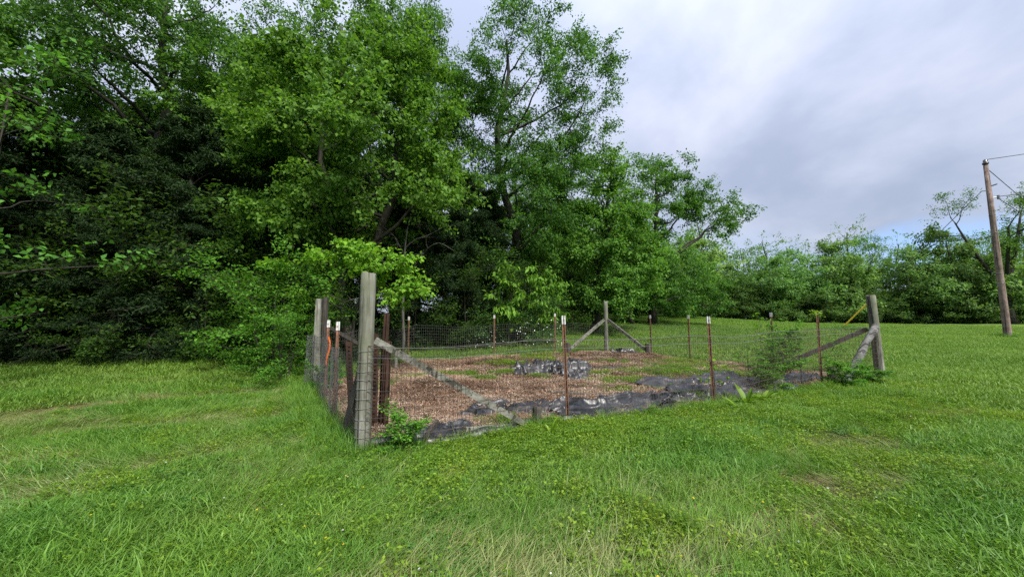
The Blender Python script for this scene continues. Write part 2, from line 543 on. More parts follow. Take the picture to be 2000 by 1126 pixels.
def tree_meshes(key, seed, H, tr, R, z0, prof='round', nl=18, elev=(0.15, 0.9), nsec=7, ntw=6, nleaf=12, lsz=0.12, lw=0.55,
                spread=0.16, leafmat='leaf', bark='bark', lean=(0, 0), extra=(), stems=1, flatn=0.9, topfrac=0.92, droop=0.25, secw=0.9,
                hang=0.0, twl=0.5, lay=1.0, tonesh=0.0, lwob=0.12, fork=None):
    rng = np.random.RandomState(seed)
    mb = MB()
    LP, LD, LO = [], [], []
    for st in range(stems):
        sx = rng.normal(0, .18) if stems > 1 else 0
        sy = rng.normal(0, .18) if stems > 1 else 0
        n = 9
        zz = np.linspace(0, H * topfrac, n)
        ox = lean[0] * (zz / H) ** 1.3 * H + np.cumsum(rng.normal(0, .045 * H / 12, n)) + sx * (1 + zz * .45)
        oy = lean[1] * (zz / H) ** 1.3 * H + np.cumsum(rng.normal(0, .045 * H / 12, n)) + sy * (1 + zz * .45)
        ox -= ox[0] - sx
        oy -= oy[0] - sy
        fa, zf, HS = 0.0, 0.0, 1.0
        if fork:
            zf = fork[0] * H * rng.uniform(.8, 1.2)
            fa = st * 2 * PI / stems + rng.normal(0, .3)
            HS = 1.0 if st == 0 else rng.uniform(.78, .96)
            zz = zz * HS
            out = math.tan(fork[1] * rng.uniform(.75, 1.2) * (.45 if st == 0 else 1)) * np.maximum(0, zz - zf)
            out = out * (1 - .28 * np.clip((zz - zf) / (H - zf), 0, 1))
            ox, oy = (ox - sx) * .5 + out * math.cos(fa), (oy - sy) * .5 + out * math.sin(fa)
            zz[0] = 0.0
        rad = tr * (1 - .86 * zz / (H * topfrac)) ** .9
        rad[0] *= 1.35
        tp = np.stack([ox, oy, zz - 0.15 * (zz == 0)], 1)
        if fork:
            fine = np.linspace(0 if st == 0 else max(0, zf - .4), zz[-1], 14)
            tpf = np.stack([np.interp(fine, zz, ox), np.interp(fine, zz, oy), fine], 1)
            rdf = np.interp(fine, zz, rad) * (1.0 if st == 0 else .72)
            mb.tube(tpf, rdf, 8)
        else:
            mb.tube(tp, rad, 8)
        limbs = []
        m_l = max(3, nl // stems)
        for i in range(m_l):
            f = (i + rng.uniform(.1, .9)) / m_l
            hf = z0 + (1 - z0) * f * 0.97
            az = i * 2.4 + rng.normal(0, .35) + st * 1.3
            if fork and hf * H > zf and rng.rand() < .55:
                az = fa + rng.normal(0, .8)
            if prof == 'round':
                rr = R * math.sqrt(max(.06, 1 - ((f - .40) / .66) ** 2))
            elif prof == 'cone':
                rr = R * (1.02 - f) ** .8
            elif prof == 'vase':
                rr = R * (0.45 + .55 * math.sin(min(1, f * 1.25) * PI * .62))
            else:
                rr = R * (1 - .45 * abs(f - .5))
            rr *= rng.uniform(.72, 1.12) * (fork[2] if fork and hf * H > zf else 1.0)
            el = elev[0] + (elev[1] - elev[0]) * f + rng.normal(0, .1)
            limbs.append((min(hf, topfrac) * H * HS, az, rr, el))
        if st == 0:
            limbs += list(extra)
        for (h, az, rr, el) in limbs:
            k = np.interp(h, zz, np.arange(n))
            b = np.array([np.interp(k, np.arange(n), tp[:, j]) for j in range(3)])
            d = np.array([math.cos(az) * math.cos(el), math.sin(az) * math.cos(el), math.sin(el)])
            L = rr / max(.35, math.cos(el))
            r0 = float(np.interp(h, zz, rad)) * .5
            r0 = min(max(r0, .012 * H / 10), .026 * L + .012)
            pts = bend(b, d, L, 6, rng, up=.035 - droop * .12, wob=lwob)
            mb.tube(pts, np.linspace(r0, r0 * .18, 7), 5, caps=False)
            for s_ in range(nsec):
                tf = .22 + .78 * (s_ + rng.uniform(0, 1)) / nsec
                q = np.array([np.interp(tf * 6, np.arange(7), pts[:, j]) for j in range(3)])
                ld = norm(pts[min(6, int(tf * 6) + 1)] - pts[int(min(5, tf * 6))])
                sd = norm(ld * .7 + np.array([rng.normal(0, secw), rng.normal(0, secw), rng.normal(.12, .42 * lay)]))
                sl = L * rng.uniform(.22, .42) * (1.15 - .5 * tf)
                sp = bend(q, sd, sl, 3, rng, up=-.1 * droop, wob=.16)
                mb.tube(sp, np.linspace(max(.006, r0 * .28), .004, 4), 3, caps=False)
                for w_ in range(ntw):
                    tf2 = .2 + .8 * (w_ + rng.uniform(0, 1)) / ntw
                    q2 = np.array([np.interp(tf2 * 3, np.arange(4), sp[:, j]) for j in range(3)])
                    td = norm(sd * .6 + np.array([rng.normal(0, .7), rng.normal(0, .7), rng.normal(.05 - hang * .6, .4 * lay)]))
                    tl = min(twl * 1.6, max(.12, sl * rng.uniform(.3, .6)))
                    e2 = q2 + td * tl
                    if ntw > 2:
                        mb.tube([q2, (q2 + e2) / 2 + [0, 0, -.02], e2], [.005, .004, .003], 3, caps=False)
                    nn_ = max(1, int(rng.poisson(nleaf)))
                    tt = rng.uniform(.15, 1.1, nn_)[:, None]
                    P = q2 + td * tl * tt + rng.normal(0, spread, (nn_, 3)) * [1, 1, .6 * lay]
                    LP.append(P)
                    LD.append(td * .55 + rng.normal(0, .55, (nn_, 3)) + [0, 0, -.18 - hang])
                    LO.append(np.tile(norm(np.array([d[0], d[1], .2])), (nn_, 1)))
    P = np.concatenate(LP)
    D = np.concatenate(LD)
    O = np.concatenate(LO)
    keep = P[:, 2] > 0.08
    P, D, O = P[keep], D[keep], O[keep]
    k = len(P)
    N = np.array([0, 0, flatn]) + rng.normal(0, .5, (k, 3)) + O * .35
    ln = lsz * rng.uniform(.65, 1.3, k)
    tone = np.clip(rng.beta(2.2, 2.4, k) + tonesh + .12 * (fnoise(P[:, 0] + P[:, 2], P[:, 1] - P[:, 2], .8, seed) - .5) * 2, 0, 1)
    V = leaf_quads(rng, P, D, N, ln, ln * lw)
    wood = mb.mesh(key + "_trunk", M[bark], True)
    crown = poly_mesh(key + "_crown", V, 4, M[leafmat], tone)
    return wood, crown


def crown_tree(key, seed, H, tr, lobes=None, K=150, ntw=9, nleaf=30, lsz=0.13, lw=0.6, clump=0.8, zmin=0.2, nlimb=13, lay=0.6, shell=0.45,
               R=None, z0=None, leafmat='leaf', bark='bark', spread=0.13, stems=1, droop=0.12, tonesh=0.0):
    """broad-leaved tree: trunk and limbs grown to reach leaf clumps spread through a lobed crown"""
    rng = np.random.RandomState(seed)
    if lobes is None:
        zc_ = (z0 * H + H) / 2
        hz = (H - z0 * H) / 2
        lobes = [(0, 0, zc_, R * .78, R * .78, hz * .95)]
        for i in range(6):
            a = i * 2.4 + rng.uniform(0, .8)
            f = rng.uniform(-.65, .55)
            q = R * .55 * math.sqrt(1 - f * f * .7)
            lobes.append((q * math.cos(a), q * math.sin(a), zc_ + f * hz, R * rng.uniform(.36, .52), R * rng.uniform(.36, .52), hz * rng.uniform(.25, .42)))
    lobes = np.array(lobes, float)
    wgt = (lobes[:, 3] * lobes[:, 4] * lobes[:, 5]) ** .75
    wgt /= wgt.sum()
    T = []
    tries = 0
    while len(T) < K and tries < K * 25:
        tries += 1
        L = lobes[rng.choice(len(lobes), p=wgt)]
        d = rng.normal(0, 1, 3)
        d /= np.linalg.norm(d)
        p = L[:3] + d * L[3:] * (shell + (1 - shell) * rng.rand() ** .7)
        if p[2] < .25:
            continue
        if T and np.min(np.linalg.norm((np.array(T) - p) / [1, 1, .75], axis=1)) < clump * .55:
            continue
        T.append(p)
    T = np.array(T)
    ctr = (lobes[:, :3] * wgt[:, None]).sum(0)
    mb = MB()
    ztop = lobes[0][2] + lobes[0][5] * .55
    nodes, nrad = [], []
    trunks = []
    for st in range(stems):
        zz = np.linspace(0, ztop * (1 if st == 0 else .85), 10)
        tx = lobes[0][0] * .8 * (zz / ztop) ** 1.6 + np.cumsum(rng.normal(0, .011 * H, 10)) * (zz > 0)
        ty = lobes[0][1] * .8 * (zz / ztop) ** 1.6 + np.cumsum(rng.normal(0, .011 * H, 10)) * (zz > 0)
        if stems > 1:
            a = st * 2 * PI / stems + .6
            tx = tx + (.12 + .16 * zz) * math.cos(a)
            ty = ty + (.12 + .16 * zz) * math.sin(a)
        rad = tr * (1 - .85 * zz / zz[-1]) ** .85 + .01
        rad[0] *= 1.35
        P = np.stack([tx, ty, zz - .12 * (zz == 0)], 1)
        mb.tube(P, rad, 9)
        trunks.append((P, rad))
        for i in range(3, 10):
            nodes.append(P[i])
            nrad.append(rad[i])
    # limbs reach out to well separated places in the crown
    inner = ctr + (T - ctr) * .74
    pick = [int(np.argmax(np.linalg.norm(inner - ctr, axis=1)))]
    dist = np.linalg.norm(inner - inner[pick[0]], axis=1)
    while len(pick) < min(nlimb, len(T)):
        j = int(np.argmax(dist))
        pick.append(j)
        dist = np.minimum(dist, np.linalg.norm(inner - inner[j], axis=1))
    for j in pick:
        tp = inner[j]
        P, rad = trunks[rng.randint(stems)]
        dh = np.hypot(*(tp[:2] - P[5, :2]))
        zs = np.clip(tp[2] - dh * rng.uniform(.45, .95), zmin * H, P[-1, 2] * .93)
        b = np.array([np.interp(zs, P[:, 2], P[:, q]) for q in range(3)])
        r0 = min(float(np.interp(zs, P[:, 2], rad)) * .55, .03 * np.linalg.norm(tp - b) + .015)
        mid = (b + tp) / 2 + np.array([(tp - b)[0] * .12, (tp - b)[1] * .12, -(tp[2] - b[2]) * .12 + .05 * dh]) + rng.normal(0, .06 * dh + .05, 3)
        tt = np.linspace(0, 1, 9)[:, None]
        C = (1 - tt) ** 2 * b + 2 * tt * (1 - tt) * mid + tt ** 2 * tp
        C[1:-1] += rng.normal(0, .03 * dh ** .5, (7, 3))
        rr = np.linspace(r0, r0 * .25, 9)
        mb.tube(C, rr, 6, caps=False)
        for i in range(2, 9):
            nodes.append(C[i])
            nrad.append(rr[i])
    nodes, nrad = np.array(nodes), np.array(nrad)
    LP, LD, LO = [], [], []
    order = np.argsort(np.linalg.norm(T - ctr, axis=1))
    for j in order:
        tp = T[j]
        dv = tp - nodes
        cost = np.linalg.norm(dv, axis=1) + np.maximum(0, -dv[:, 2]) * .8
        b_i = int(np.argmin(cost))
        b = nodes[b_i]
        dl = np.linalg.norm(tp - b)
        r0 = min(nrad[b_i] * .7, .012 + .012 * dl)
        mid = (b + tp) / 2 + rng.normal(0, .10 * dl, 3) + [0, 0, .08 * dl]
        tt = np.linspace(0, 1, 5)[:, None]
        C = (1 - tt) ** 2 * b + 2 * tt * (1 - tt) * mid + tt ** 2 * tp
        rr = np.linspace(r0, .006, 5)
        mb.tube(C, rr, 4, caps=False)
        nodes = np.vstack([nodes, C[2:4]])
        nrad = np.concatenate([nrad, rr[2:4]])
        outd = norm(np.array([tp[0] - ctr[0], tp[1] - ctr[1], (tp[2] - ctr[2]) * .5 + .3]))
        cs = clump * rng.uniform(.65, 1.3)
        for w_ in range(max(2, int(ntw * rng.uniform(.6, 1.4)))):
            td = rng.normal(0, 1, 3) * [1, 1, lay] + outd * .55
            td /= np.linalg.norm(td)
            tl = cs * rng.uniform(.45, 1.15)
            q2 = C[rng.randint(2, 5)]
            e2 = q2 + td * tl + [0, 0, -droop * tl]
            mb.tube([q2, (q2 + e2) / 2 + [0, 0, .03], e2], [.006, .004, .002], 3, caps=False)
            nn_ = max(2, int(rng.poisson(nleaf) * tl / cs))
            t2 = rng.uniform(.2, 1.08, nn_)[:, None]
            LP.append(q2 + (e2 - q2) * t2 + rng.normal(0, spread, (nn_, 3)) * [1, 1, .65])
            LD.append(td * .5 + rng.normal(0, .6, (nn_, 3)) + [0, 0, -.2 - droop])
            LO.append(np.tile(outd, (nn_, 1)))
    P, D, O = np.concatenate(LP), np.concatenate(LD), np.concatenate(LO)
    keep = P[:, 2] > .08
    P, D, O = P[keep], D[keep], O[keep]
    k = len(P)
    N = np.array([0, 0, .8]) + rng.normal(0, .55, (k, 3)) + O * .4
    ln = lsz * np.exp(np.clip(rng.normal(0, .28, k), -.6, .5))
    tone = np.clip(rng.beta(2, 2.2, k) + tonesh + .2 * (fnoise(P[:, 0] + P[:, 2], P[:, 1] - P[:, 2], .5, seed) - .5) * 2, 0, 1)
    V = leaf_quads(rng, P, D, N, ln, ln * lw)
    return mb.mesh(key + "_trunk", M[bark], True), poly_mesh(key + "_crown", V, 4, M[leafmat], tone)


PROTO = {}
NLEAF = 0


def proto(key, **kw):
    global NLEAF
    PROTO[key] = tree_meshes(key, **kw)
    NLEAF += len(PROTO[key][1].polygons)


def bproto(key, **kw):
    global NLEAF
    PROTO[key] = crown_tree(key, **kw)
    NLEAF += len(PROTO[key][1].polygons)


def plant(name, key, loc, rz=0, s=(1, 1, 1), color=(1, 1, 1), label=None, cat='tree', group=None):
    o = empty(name, loc, rz)
    if isinstance(s, (int, float)):
        s = (s, s, s)
    o.scale = s
    wood, crown = PROTO[key]
    link('trunk' if cat == 'tree' else 'stem', wood, o)
    c = link('crown' if cat == 'tree' else 'foliage', crown, o)
    c['kind'] = 'stuff'
    c.color = (*color, 1)
    return tag(o, label, cat, group)


bproto('maple', seed=11, H=14.5, tr=.22, K=190, ntw=9, nleaf=36, lsz=.135, lw=.75, clump=.85, zmin=.2, nlimb=16, stems=2, lay=.55,
       lobes=[(-.2, 0, 8.9, 4.0, 3.8, 4.7), (2.7, -.8, 6.8, 1.9, 1.8, 1.9), (-3.2, -.4, 9.6, 2.3, 2.2, 3.0), (1.8, .6, 10.6, 2.2, 2.2, 2.6), (-1.6, -1.6, 5.6, 2.0, 1.6, 1.2)])
bproto('oak', seed=23, H=20, tr=.34, R=5.4, z0=.30, K=190, ntw=9, nleaf=30, lsz=.15, lw=.5, clump=.95, zmin=.28, nlimb=15)
bproto('tall_oak', seed=31, H=20.5, tr=.30, K=310, ntw=9, nleaf=33, lsz=.135, lw=.5, clump=.85, zmin=.22, nlimb=20,
       lobes=[(.6, 0, 15.0, 3.9, 3.6, 5.4), (4.3, 0, 13.8, 2.5, 2.4, 4.0), (2.8, 0, 17.6, 1.8, 1.8, 2.4), (-2.6, .4, 13.4, 2.0, 2.4, 3.6), (0, -.3, 7.4, 3.7, 3.4, 4.2), (2.4, -.6, 9.6, 2.0, 2.0, 2.6), (-1.8, -1.2, 4.0, 2.4, 2.0, 2.2)])
bproto('layered', seed=43, H=12, tr=.22, K=200, ntw=10, nleaf=34, lsz=.15, lw=.62, clump=.85, zmin=.12, nlimb=18, lay=.45,
       lobes=[(.3, 0, 6.9, 3.2, 3.0, 4.6), (2.3, -.4, 4.2, 2.3, 2.2, 2.2), (-2.0, -.5, 4.2, 2.3, 2.2, 2.2), (1.2, -1.8, 2.6, 2.2, 1.6, 1.2), (-.6, .6, 9.2, 2.2, 2.2, 2.4)])
bproto('spreading', seed=57, H=14, tr=.28, K=210, ntw=9, nleaf=30, lsz=.165, lw=.5, clump=.9, zmin=.10, nlimb=18,
       lobes=[(.5, 0, 9.8, 3.3, 3.2, 3.9), (6.2, 0, 8.4, 2.5, 1.8, 1.5), (3.8, 0, 9.6, 1.8, 1.8, 1.5), (.5, 0, 3.2, 3.1, 2.8, 2.5), (4.2, -.4, 2.6, 1.5, 1.4, 1.9), (-2.2, 0, 7.4, 2.0, 2.2, 2.6)])
bproto('sapling', seed=131, H=4.2, tr=.045, K=64, ntw=7, nleaf=11, lsz=.115, lw=.85, clump=.42, zmin=.25, nlimb=11, lay=.28, spread=.07, shell=.2,
       lobes=[(.15, 0, 3.35, 1.75, 1.3, .42), (1.75, -.3, 2.35, .75, .7, .45), (-1.3, -.2, 2.25, .85, .7, .30), (-2.05, 0, 3.25, .55, .5, .18), (.7, .2, 3.0, 1.1, .9, .35)])
proto('cedar', seed=61, H=10.5, tr=.17, R=2.9, z0=.05, prof='cone', nl=64, elev=(-.1, .7), nsec=6, ntw=6, nleaf=30, lsz=.14, lw=.24, spread=.11, leafmat='cedar', droop=.6, flatn=.4)
bproto('airy', seed=71, H=14, tr=.22, R=4.0, z0=.34, K=70, ntw=6, nleaf=9, lsz=.24, lw=.55, clump=.8, zmin=.3, nlimb=14, spread=.2)
bproto('distant', seed=83, H=11, tr=.2, R=4.4, z0=.06, K=120, ntw=6, nleaf=24, lsz=.25, lw=.65, clump=1.0, zmin=.1, nlimb=10, spread=.22)
bproto('distant_round', seed=89, H=10, tr=.2, R=5.0, z0=.07, K=120, ntw=6, nleaf=24, lsz=.25, lw=.65, clump=1.05, zmin=.1, nlimb=10, spread=.22)
proto('brush', seed=97, H=3.2, tr=.045, R=2.0, z0=.06, prof='round', nl=18, elev=(.1, 1.0), nsec=6, ntw=4, nleaf=15, lsz=.11, lw=.5, spread=.13, stems=3)
bproto('deep', seed=103, H=17, tr=.26, R=4.8, z0=.16, K=130, ntw=7, nleaf=22, lsz=.22, lw=.62, clump=1.05, zmin=.15, nlimb=12, spread=.2)
proto('bare_oak', seed=109, H=17, tr=.46, R=6.4, z0=.26, prof='round', nl=26, elev=(.0, 1.0), nsec=8, ntw=5, nleaf=13, lsz=.22, lw=.5, spread=.28, lwob=.26, topfrac=.84, stems=4, fork=(.26, .6, .6))
print('leaves', NLEAF, {k: len(v[1].polygons) for k, v in PROTO.items()})


def at(x, y, dz=-.05):
    return (x, y, gz(x, y) + dz)


# ------------------------------------------------------------------ the ground sheet
def axis(lo, hi, c, n, fine):
    u = np.linspace(-1, 1, n)
    k = fine
    s_ = np.sinh(k * u) / np.sinh(k)
    return np.where(s_ < 0, c + s_ * (c - lo), c + s_ * (hi - c))


gx = axis(-420, 520, 1.0, 260, 5.2)
gy = axis(-120, 700, 7.0, 260, 5.2)
X, Y = np.meshgrid(gx, gy)
Z = ground_z(X, Y)
idx = np.arange(X.size).reshape(X.shape)
faces = np.stack([idx[:-1, :-1], idx[:-1, 1:], idx[1:, 1:], idx[1:, :-1]], -1).reshape(-1, 4)
me = bpy.data.meshes.new("ground")
me.from_pydata(np.stack([X, Y, Z], -1).reshape(-1, 3).tolist(), [], faces.tolist())
me.materials.append(M['ground'])
me.polygons.foreach_set('use_smooth', [True] * len(me.polygons))
xf, yf = X.ravel(), Y.ravel()
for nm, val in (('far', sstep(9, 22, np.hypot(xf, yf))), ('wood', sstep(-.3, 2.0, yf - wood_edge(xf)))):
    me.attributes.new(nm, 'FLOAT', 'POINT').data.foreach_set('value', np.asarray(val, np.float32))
tag(link("ground", me), kind='structure', label="mown grass field rising gently towards the trees")

# garden bed: a low uneven sheet of mulch inside the fence
n = 120
bx = np.linspace(-4.8, 10.2, 200)
by = np.linspace(4.1, 15.8, 160)
X, Y = np.meshgrid(bx, by)
ins = in_poly(X, Y, BED)
ed = bed_edge_dist(X, Y)
sd = np.where(ins, ed, -ed)


def bed_h(x, y, s):
    h = .035 + .075 * (fnoise(x, y, 1.1, 5) - .35) + .05 * (fnoise(x, y, 4.2, 8) - .5)
    h = h + .16 * np.exp(-((x + 1.9) ** 2 + (y - 8.6) ** 2) / .5) + .22 * np.exp(-((x + .1) ** 2 / 1.0 + (y - 12.4) ** 2 / .3)) + .12 * np.exp(-((x - 3.9) ** 2 / 4 + (y - 13.8) ** 2 / .4))
    return np.maximum(h, .012) * sstep(-.02, .35, s + .12 * (fnoise(x, y, 2.0, 3) - .5)) - .05 * (s < 0.0)


def bed_z(x, y):
    x = np.asarray(x, float)
    y = np.asarray(y, float)
    s = np.where(in_poly(x, y, BED), bed_edge_dist(x, y), -bed_edge_dist(x, y))
    return ground_z(x, y) + bed_h(x, y, s)


Z = ground_z(X, Y) + bed_h(X, Y, sd)
idx = np.arange(X.size).reshape(X.shape)
faces = np.stack([idx[:-1, :-1], idx[:-1, 1:], idx[1:, 1:], idx[1:, :-1]], -1).reshape(-1, 4)
ok = (sd.ravel()[faces] > -.14).all(1)
me = bpy.data.meshes.new("garden_bed")
faces = faces[ok]
used = np.unique(faces)
remap = -np.ones(X.size, int)
remap[used] = np.arange(len(used))
me.from_pydata(np.stack([X, Y, Z], -1).reshape(-1, 3)[used].tolist(), [], remap[faces].tolist())
me.materials.append(M['mulch'])
me.polygons.foreach_set('use_smooth', [True] * len(me.polygons))
tag(link("garden_soil", me), kind='structure', label="fenced garden bed of reddish straw and bark mulch")

# ------------------------------------------------------------------ woodland
rng = random.Random(5)
G_FRONT = "trees along the edge of the wood"
plant('maple_tree', 'maple', at(-5.9, 14.2), 0, 1.0, (1.25, 1.22, 1.0), "tall bright green maple with forked trunk behind the grey corner post", group=G_FRONT)
plant('maple_tree', 'maple', at(-12.6, 17.4), 2.4, (1.0, 1.0, 1.05), (1.0, 1.05, .9), "bushy mid green tree with thick trunk left of the bright maple", group=G_FRONT)
plant('oak_tree', 'tall_oak', at(.1, 20.0), 0.0, (1.0, 1.0, 1.0), (.82, .95, .95), "tallest open crowned oak with sky showing through against the clouds", group=G_FRONT)
plant('oak_tree', 'oak', at(-17.2, 15.6), 1.4, (1.0, 1.0, 1.0), (.8, .9, .9), "tall dark oak with bare upper trunk rising over the cedars", group=G_FRONT)
plant('oak_tree', 'oak', at(-5.4, 19.5), 3.4, (.75, .75, 1.0), (.9, 1.0, .95), "tall oak between the bright maple and the open crowned oak", group=G_FRONT)
plant('layered_tree', 'layered', at(4.9, 22.5), 0, (1.0, 1.0, 1.0), (1.3, 1.35, 1.2), "spreading light green tree with low level branches behind the far corner post", group=G_FRONT)
plant('spreading_tree', 'spreading', at(10.6, 28.0), 0, (1.0, 1.0, 1.0), (.85, .97, .95), "tree with one long limb reaching over the open field", group=G_FRONT)
plant('layered_tree', 'layered', at(8.8, 27.0), 3.0, (.72, .72, .62), (.9, 1.05, .9), "low bushy tree with leaves to the grass beneath the long limbed tree", group=G_FRONT)
plant('layered_tree', 'layered', at(-9.0, 15.2), 4.2, (.62, .62, .80), (1.2, 1.3, .9), "slim yellow green tree with thin trunk among the dark cedars", group=G_FRONT)
plant('oak_tree', 'oak', at(-9.2, 21.5), 5.1, (1.0, 1.0, 1.12), (1.0, 1.1, 1.0), "tall oak showing its top above the bright maple and the thick trunked tree", group=G_FRONT)
plant('oak_tree', 'oak', at(-15.0, 22.5), 2.2, (1.0, 1.0, 1.1), (.9, 1.0, .9), "tall oak rising at the top of the picture behind the thick trunked tree", group=G_FRONT)
plant('maple_tree', 'maple', at(-21.5, 15.5), 4.4, (1.05, 1.05, 1.1), (.85, 1.0, .9), "broad green tree at the darkest end of the wood", group=G_FRONT)

ced = [(-19.5, 14.2, 1.0, 0), (-16.0, 13.9, .92, 1.3), (-12.8, 14.3, 1.0, 2.1), (-10.3, 15.0, .86, 3.7), (-7.6, 15.6, .78, 5.0), (-14.5, 16.2, 1.1, .8), (-23.0, 13.5, 1.1, 2.2), (-18.0, 17.0, 1.15, 3.0),
       (-21.5, 12.9, .72, 4.0), (-17.6, 12.8, .66, 1.1), (-14.2, 13.2, .64, 2.6), (-11.4, 13.8, .62, .3), (-8.9, 14.4, .60, 5.5),
       (-4.4, 17.2, .95, 1.9), (-2.5, 17.9, .85, 4.0), (-1.2, 19.2, .8, 2.9)]
CED_L = ["dark cedar at the far shaded end of the wood", "dark drooping cedar behind the pale leafy twigs", "dark cedar left of the slim yellow green tree", "dark cedar behind the slim yellow green tree",
         "dark cedar just left of the bright maple", "taller dark cedar standing behind the cedar row", "dark cedar cut by the picture's edge", "tall dark cedar under the bare trunked oak",
         "small dark cedar in the lower far corner of the wood", "small cedar nearest the shaded lawn under the pale twigs", "small wide cedar low in the dark middle of the wood", "small dark cedar before the slim yellow green tree", "small dark cedar behind the leafy shrub by the split post",
         "black green cedar right of the bright maple sapling", "black green cedar behind the arching dead branch", "black green cedar behind the big leaved bush"]
for (x, y, s, a), lb in zip(ced, CED_L):
    plant('cedar_tree', 'cedar', at(x, y), a, (s * 1.15, s * 1.15, s), (1, 1, 1), lb, group="dark cedars along the wood's edge")

# deeper rows of the wood
k = 0
for row, (dy, step) in enumerate(((5.5, 4.4), (10.5, 5.0), (17, 6.0), (26, 7.5))):
    x = -46.0 - row * 6
    while x < (5, 9, 14, 18)[row]:
        xx = x + rng.uniform(-1.2, 1.2)
        yy = float(wood_edge(xx)) + dy + rng.uniform(-1.5, 1.5)
        key = ('deep', 'maple', 'deep', 'oak')[k % 4]
        s = rng.uniform(.62, .84)
        c = rng.uniform(.75, 1.15)
        if not (xx > -6 and row < 1):
            plant('woodland_tree', key, at(xx, yy), rng.uniform(0, 6.28), (s, s, s * rng.uniform(.95, 1.1)), (c * 1.2, c * 1.3, c * 1.15), "green woodland tree standing deep behind the front rank", group="trees deep inside the wood")
        x += step
        k += 1
# the wood goes on beyond the left edge of the view
for (x, y, s) in ((-17.6, 7.6, .9), (-14.5, 2.0, 1.0), (-13.5, -4.5, 1.0), (-25, 8.5, 1.1), (-20.5, 3.0, 1.1), (-19, -2, 1.1)):
    plant('woodland_tree', 'maple', at(x, y), rng.uniform(0, 6.28), s, (.95, 1, .9), "green woodland tree standing deep behind the front rank", group="trees deep inside the wood")

# understory brush along the edge
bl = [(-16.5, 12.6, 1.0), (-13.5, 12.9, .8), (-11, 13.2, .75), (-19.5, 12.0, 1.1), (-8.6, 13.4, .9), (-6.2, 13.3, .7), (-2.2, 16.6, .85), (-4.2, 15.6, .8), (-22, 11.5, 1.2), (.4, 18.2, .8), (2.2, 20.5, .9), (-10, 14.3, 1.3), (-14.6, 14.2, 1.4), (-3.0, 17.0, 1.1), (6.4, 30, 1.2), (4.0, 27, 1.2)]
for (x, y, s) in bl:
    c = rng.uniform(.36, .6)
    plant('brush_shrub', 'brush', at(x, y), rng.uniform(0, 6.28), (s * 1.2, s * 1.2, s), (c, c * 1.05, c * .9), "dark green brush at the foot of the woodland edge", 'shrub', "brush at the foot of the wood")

# far tree line beyond the field
RT = []
x = 12.0
k = 0
while x < 118:
    yy = 52 + rng.uniform(-3, 3) - max(0, x - 70) * .35
    s = rng.uniform(.75, 1.32)
    c = rng.uniform(1.2, 2.1)  # pale bluish tint: distance haze is painted into the leaf colour
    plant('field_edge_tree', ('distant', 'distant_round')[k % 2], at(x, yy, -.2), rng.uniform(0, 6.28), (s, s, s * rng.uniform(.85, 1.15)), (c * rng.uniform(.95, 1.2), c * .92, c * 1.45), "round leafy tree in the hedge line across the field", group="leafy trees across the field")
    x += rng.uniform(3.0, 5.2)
    k += 1
x = 14.0
while x < 112:
    yy = 57 + rng.uniform(-2, 3) - max(0, x - 70) * .3
    s = rng.uniform(.9, 1.3)
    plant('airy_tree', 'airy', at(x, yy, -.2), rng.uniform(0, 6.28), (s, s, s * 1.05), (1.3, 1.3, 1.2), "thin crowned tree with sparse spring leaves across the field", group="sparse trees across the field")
    x += rng.uniform(3.6, 5.8)
for (x, y, s, lb) in ((62.0, 46, 1.0, "big gnarled sparse oak rising behind the utility pole"), (46.0, 50, .66, "sparse dark limbed tree with crooked trunk behind the leaning corner post")):
    plant('gnarled_oak_tree', 'bare_oak', at(x, y, -.2), x, s, (.9, .9, .85), lb, group="gnarled oaks across the field")
for (x, y, s) in ((17.5, 46.5, .75), (20.5, 47.5, .6), (23.5, 48, .55)):
    plant('cedar_tree', 'cedar', at(x, y, -.2), x, (s * 1.3, s * 1.3, s), (1.1, 1.1, 1.1), "dark cedar at the corner where wood meets field", group="dark cedars across the field")
x = 13.0
while x < 118:
    yy = 48.5 + rng.uniform(-1.5, 1.5) - max(0, x - 70) * .35
    s = rng.uniform(.8, 1.5)
    c = rng.uniform(.9, 1.4)  # shrub leaves carry the same painted haze in their tint
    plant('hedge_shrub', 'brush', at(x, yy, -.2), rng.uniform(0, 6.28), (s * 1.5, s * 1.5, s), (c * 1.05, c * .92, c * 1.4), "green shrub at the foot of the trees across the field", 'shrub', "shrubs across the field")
    x += rng.uniform(2.6, 4.2)


x = 1.0
while x < 120:
    yy = 50.5 + rng.uniform(-1.0, 1.5) - max(0, x - 70) * .35 - (6 if x < 9 else 0)
    s = rng.uniform(1.1, 1.6)
    c = rng.uniform(.5, .8)
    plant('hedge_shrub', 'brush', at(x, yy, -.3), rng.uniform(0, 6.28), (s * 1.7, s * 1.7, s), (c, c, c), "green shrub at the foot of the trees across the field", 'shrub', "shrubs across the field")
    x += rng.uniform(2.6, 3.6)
x = -2.0
while x < 120:
    s = rng.uniform(.8, 1.1)
    c = rng.uniform(.6, .95)
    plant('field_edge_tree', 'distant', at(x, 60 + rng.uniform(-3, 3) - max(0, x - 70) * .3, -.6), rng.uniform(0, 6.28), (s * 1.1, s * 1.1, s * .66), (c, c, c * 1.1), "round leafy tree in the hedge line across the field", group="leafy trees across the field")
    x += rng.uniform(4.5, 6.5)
for (x, y, s, lb) in ((15.2, 36, .92, "round bright tree under the tip of the long limb"), (18.6, 38, .8, "lower round tree beside the dark field corner cedars"), (12.6, 37.5, .95, "round tree hidden behind the long limbed tree")):
    plant('round_tree', 'distant_round', at(x, y, -.2), x, (s * .8, s * .8, s), (1.2, 1.25, 1.1), lb, group="round trees at the corner of the field")
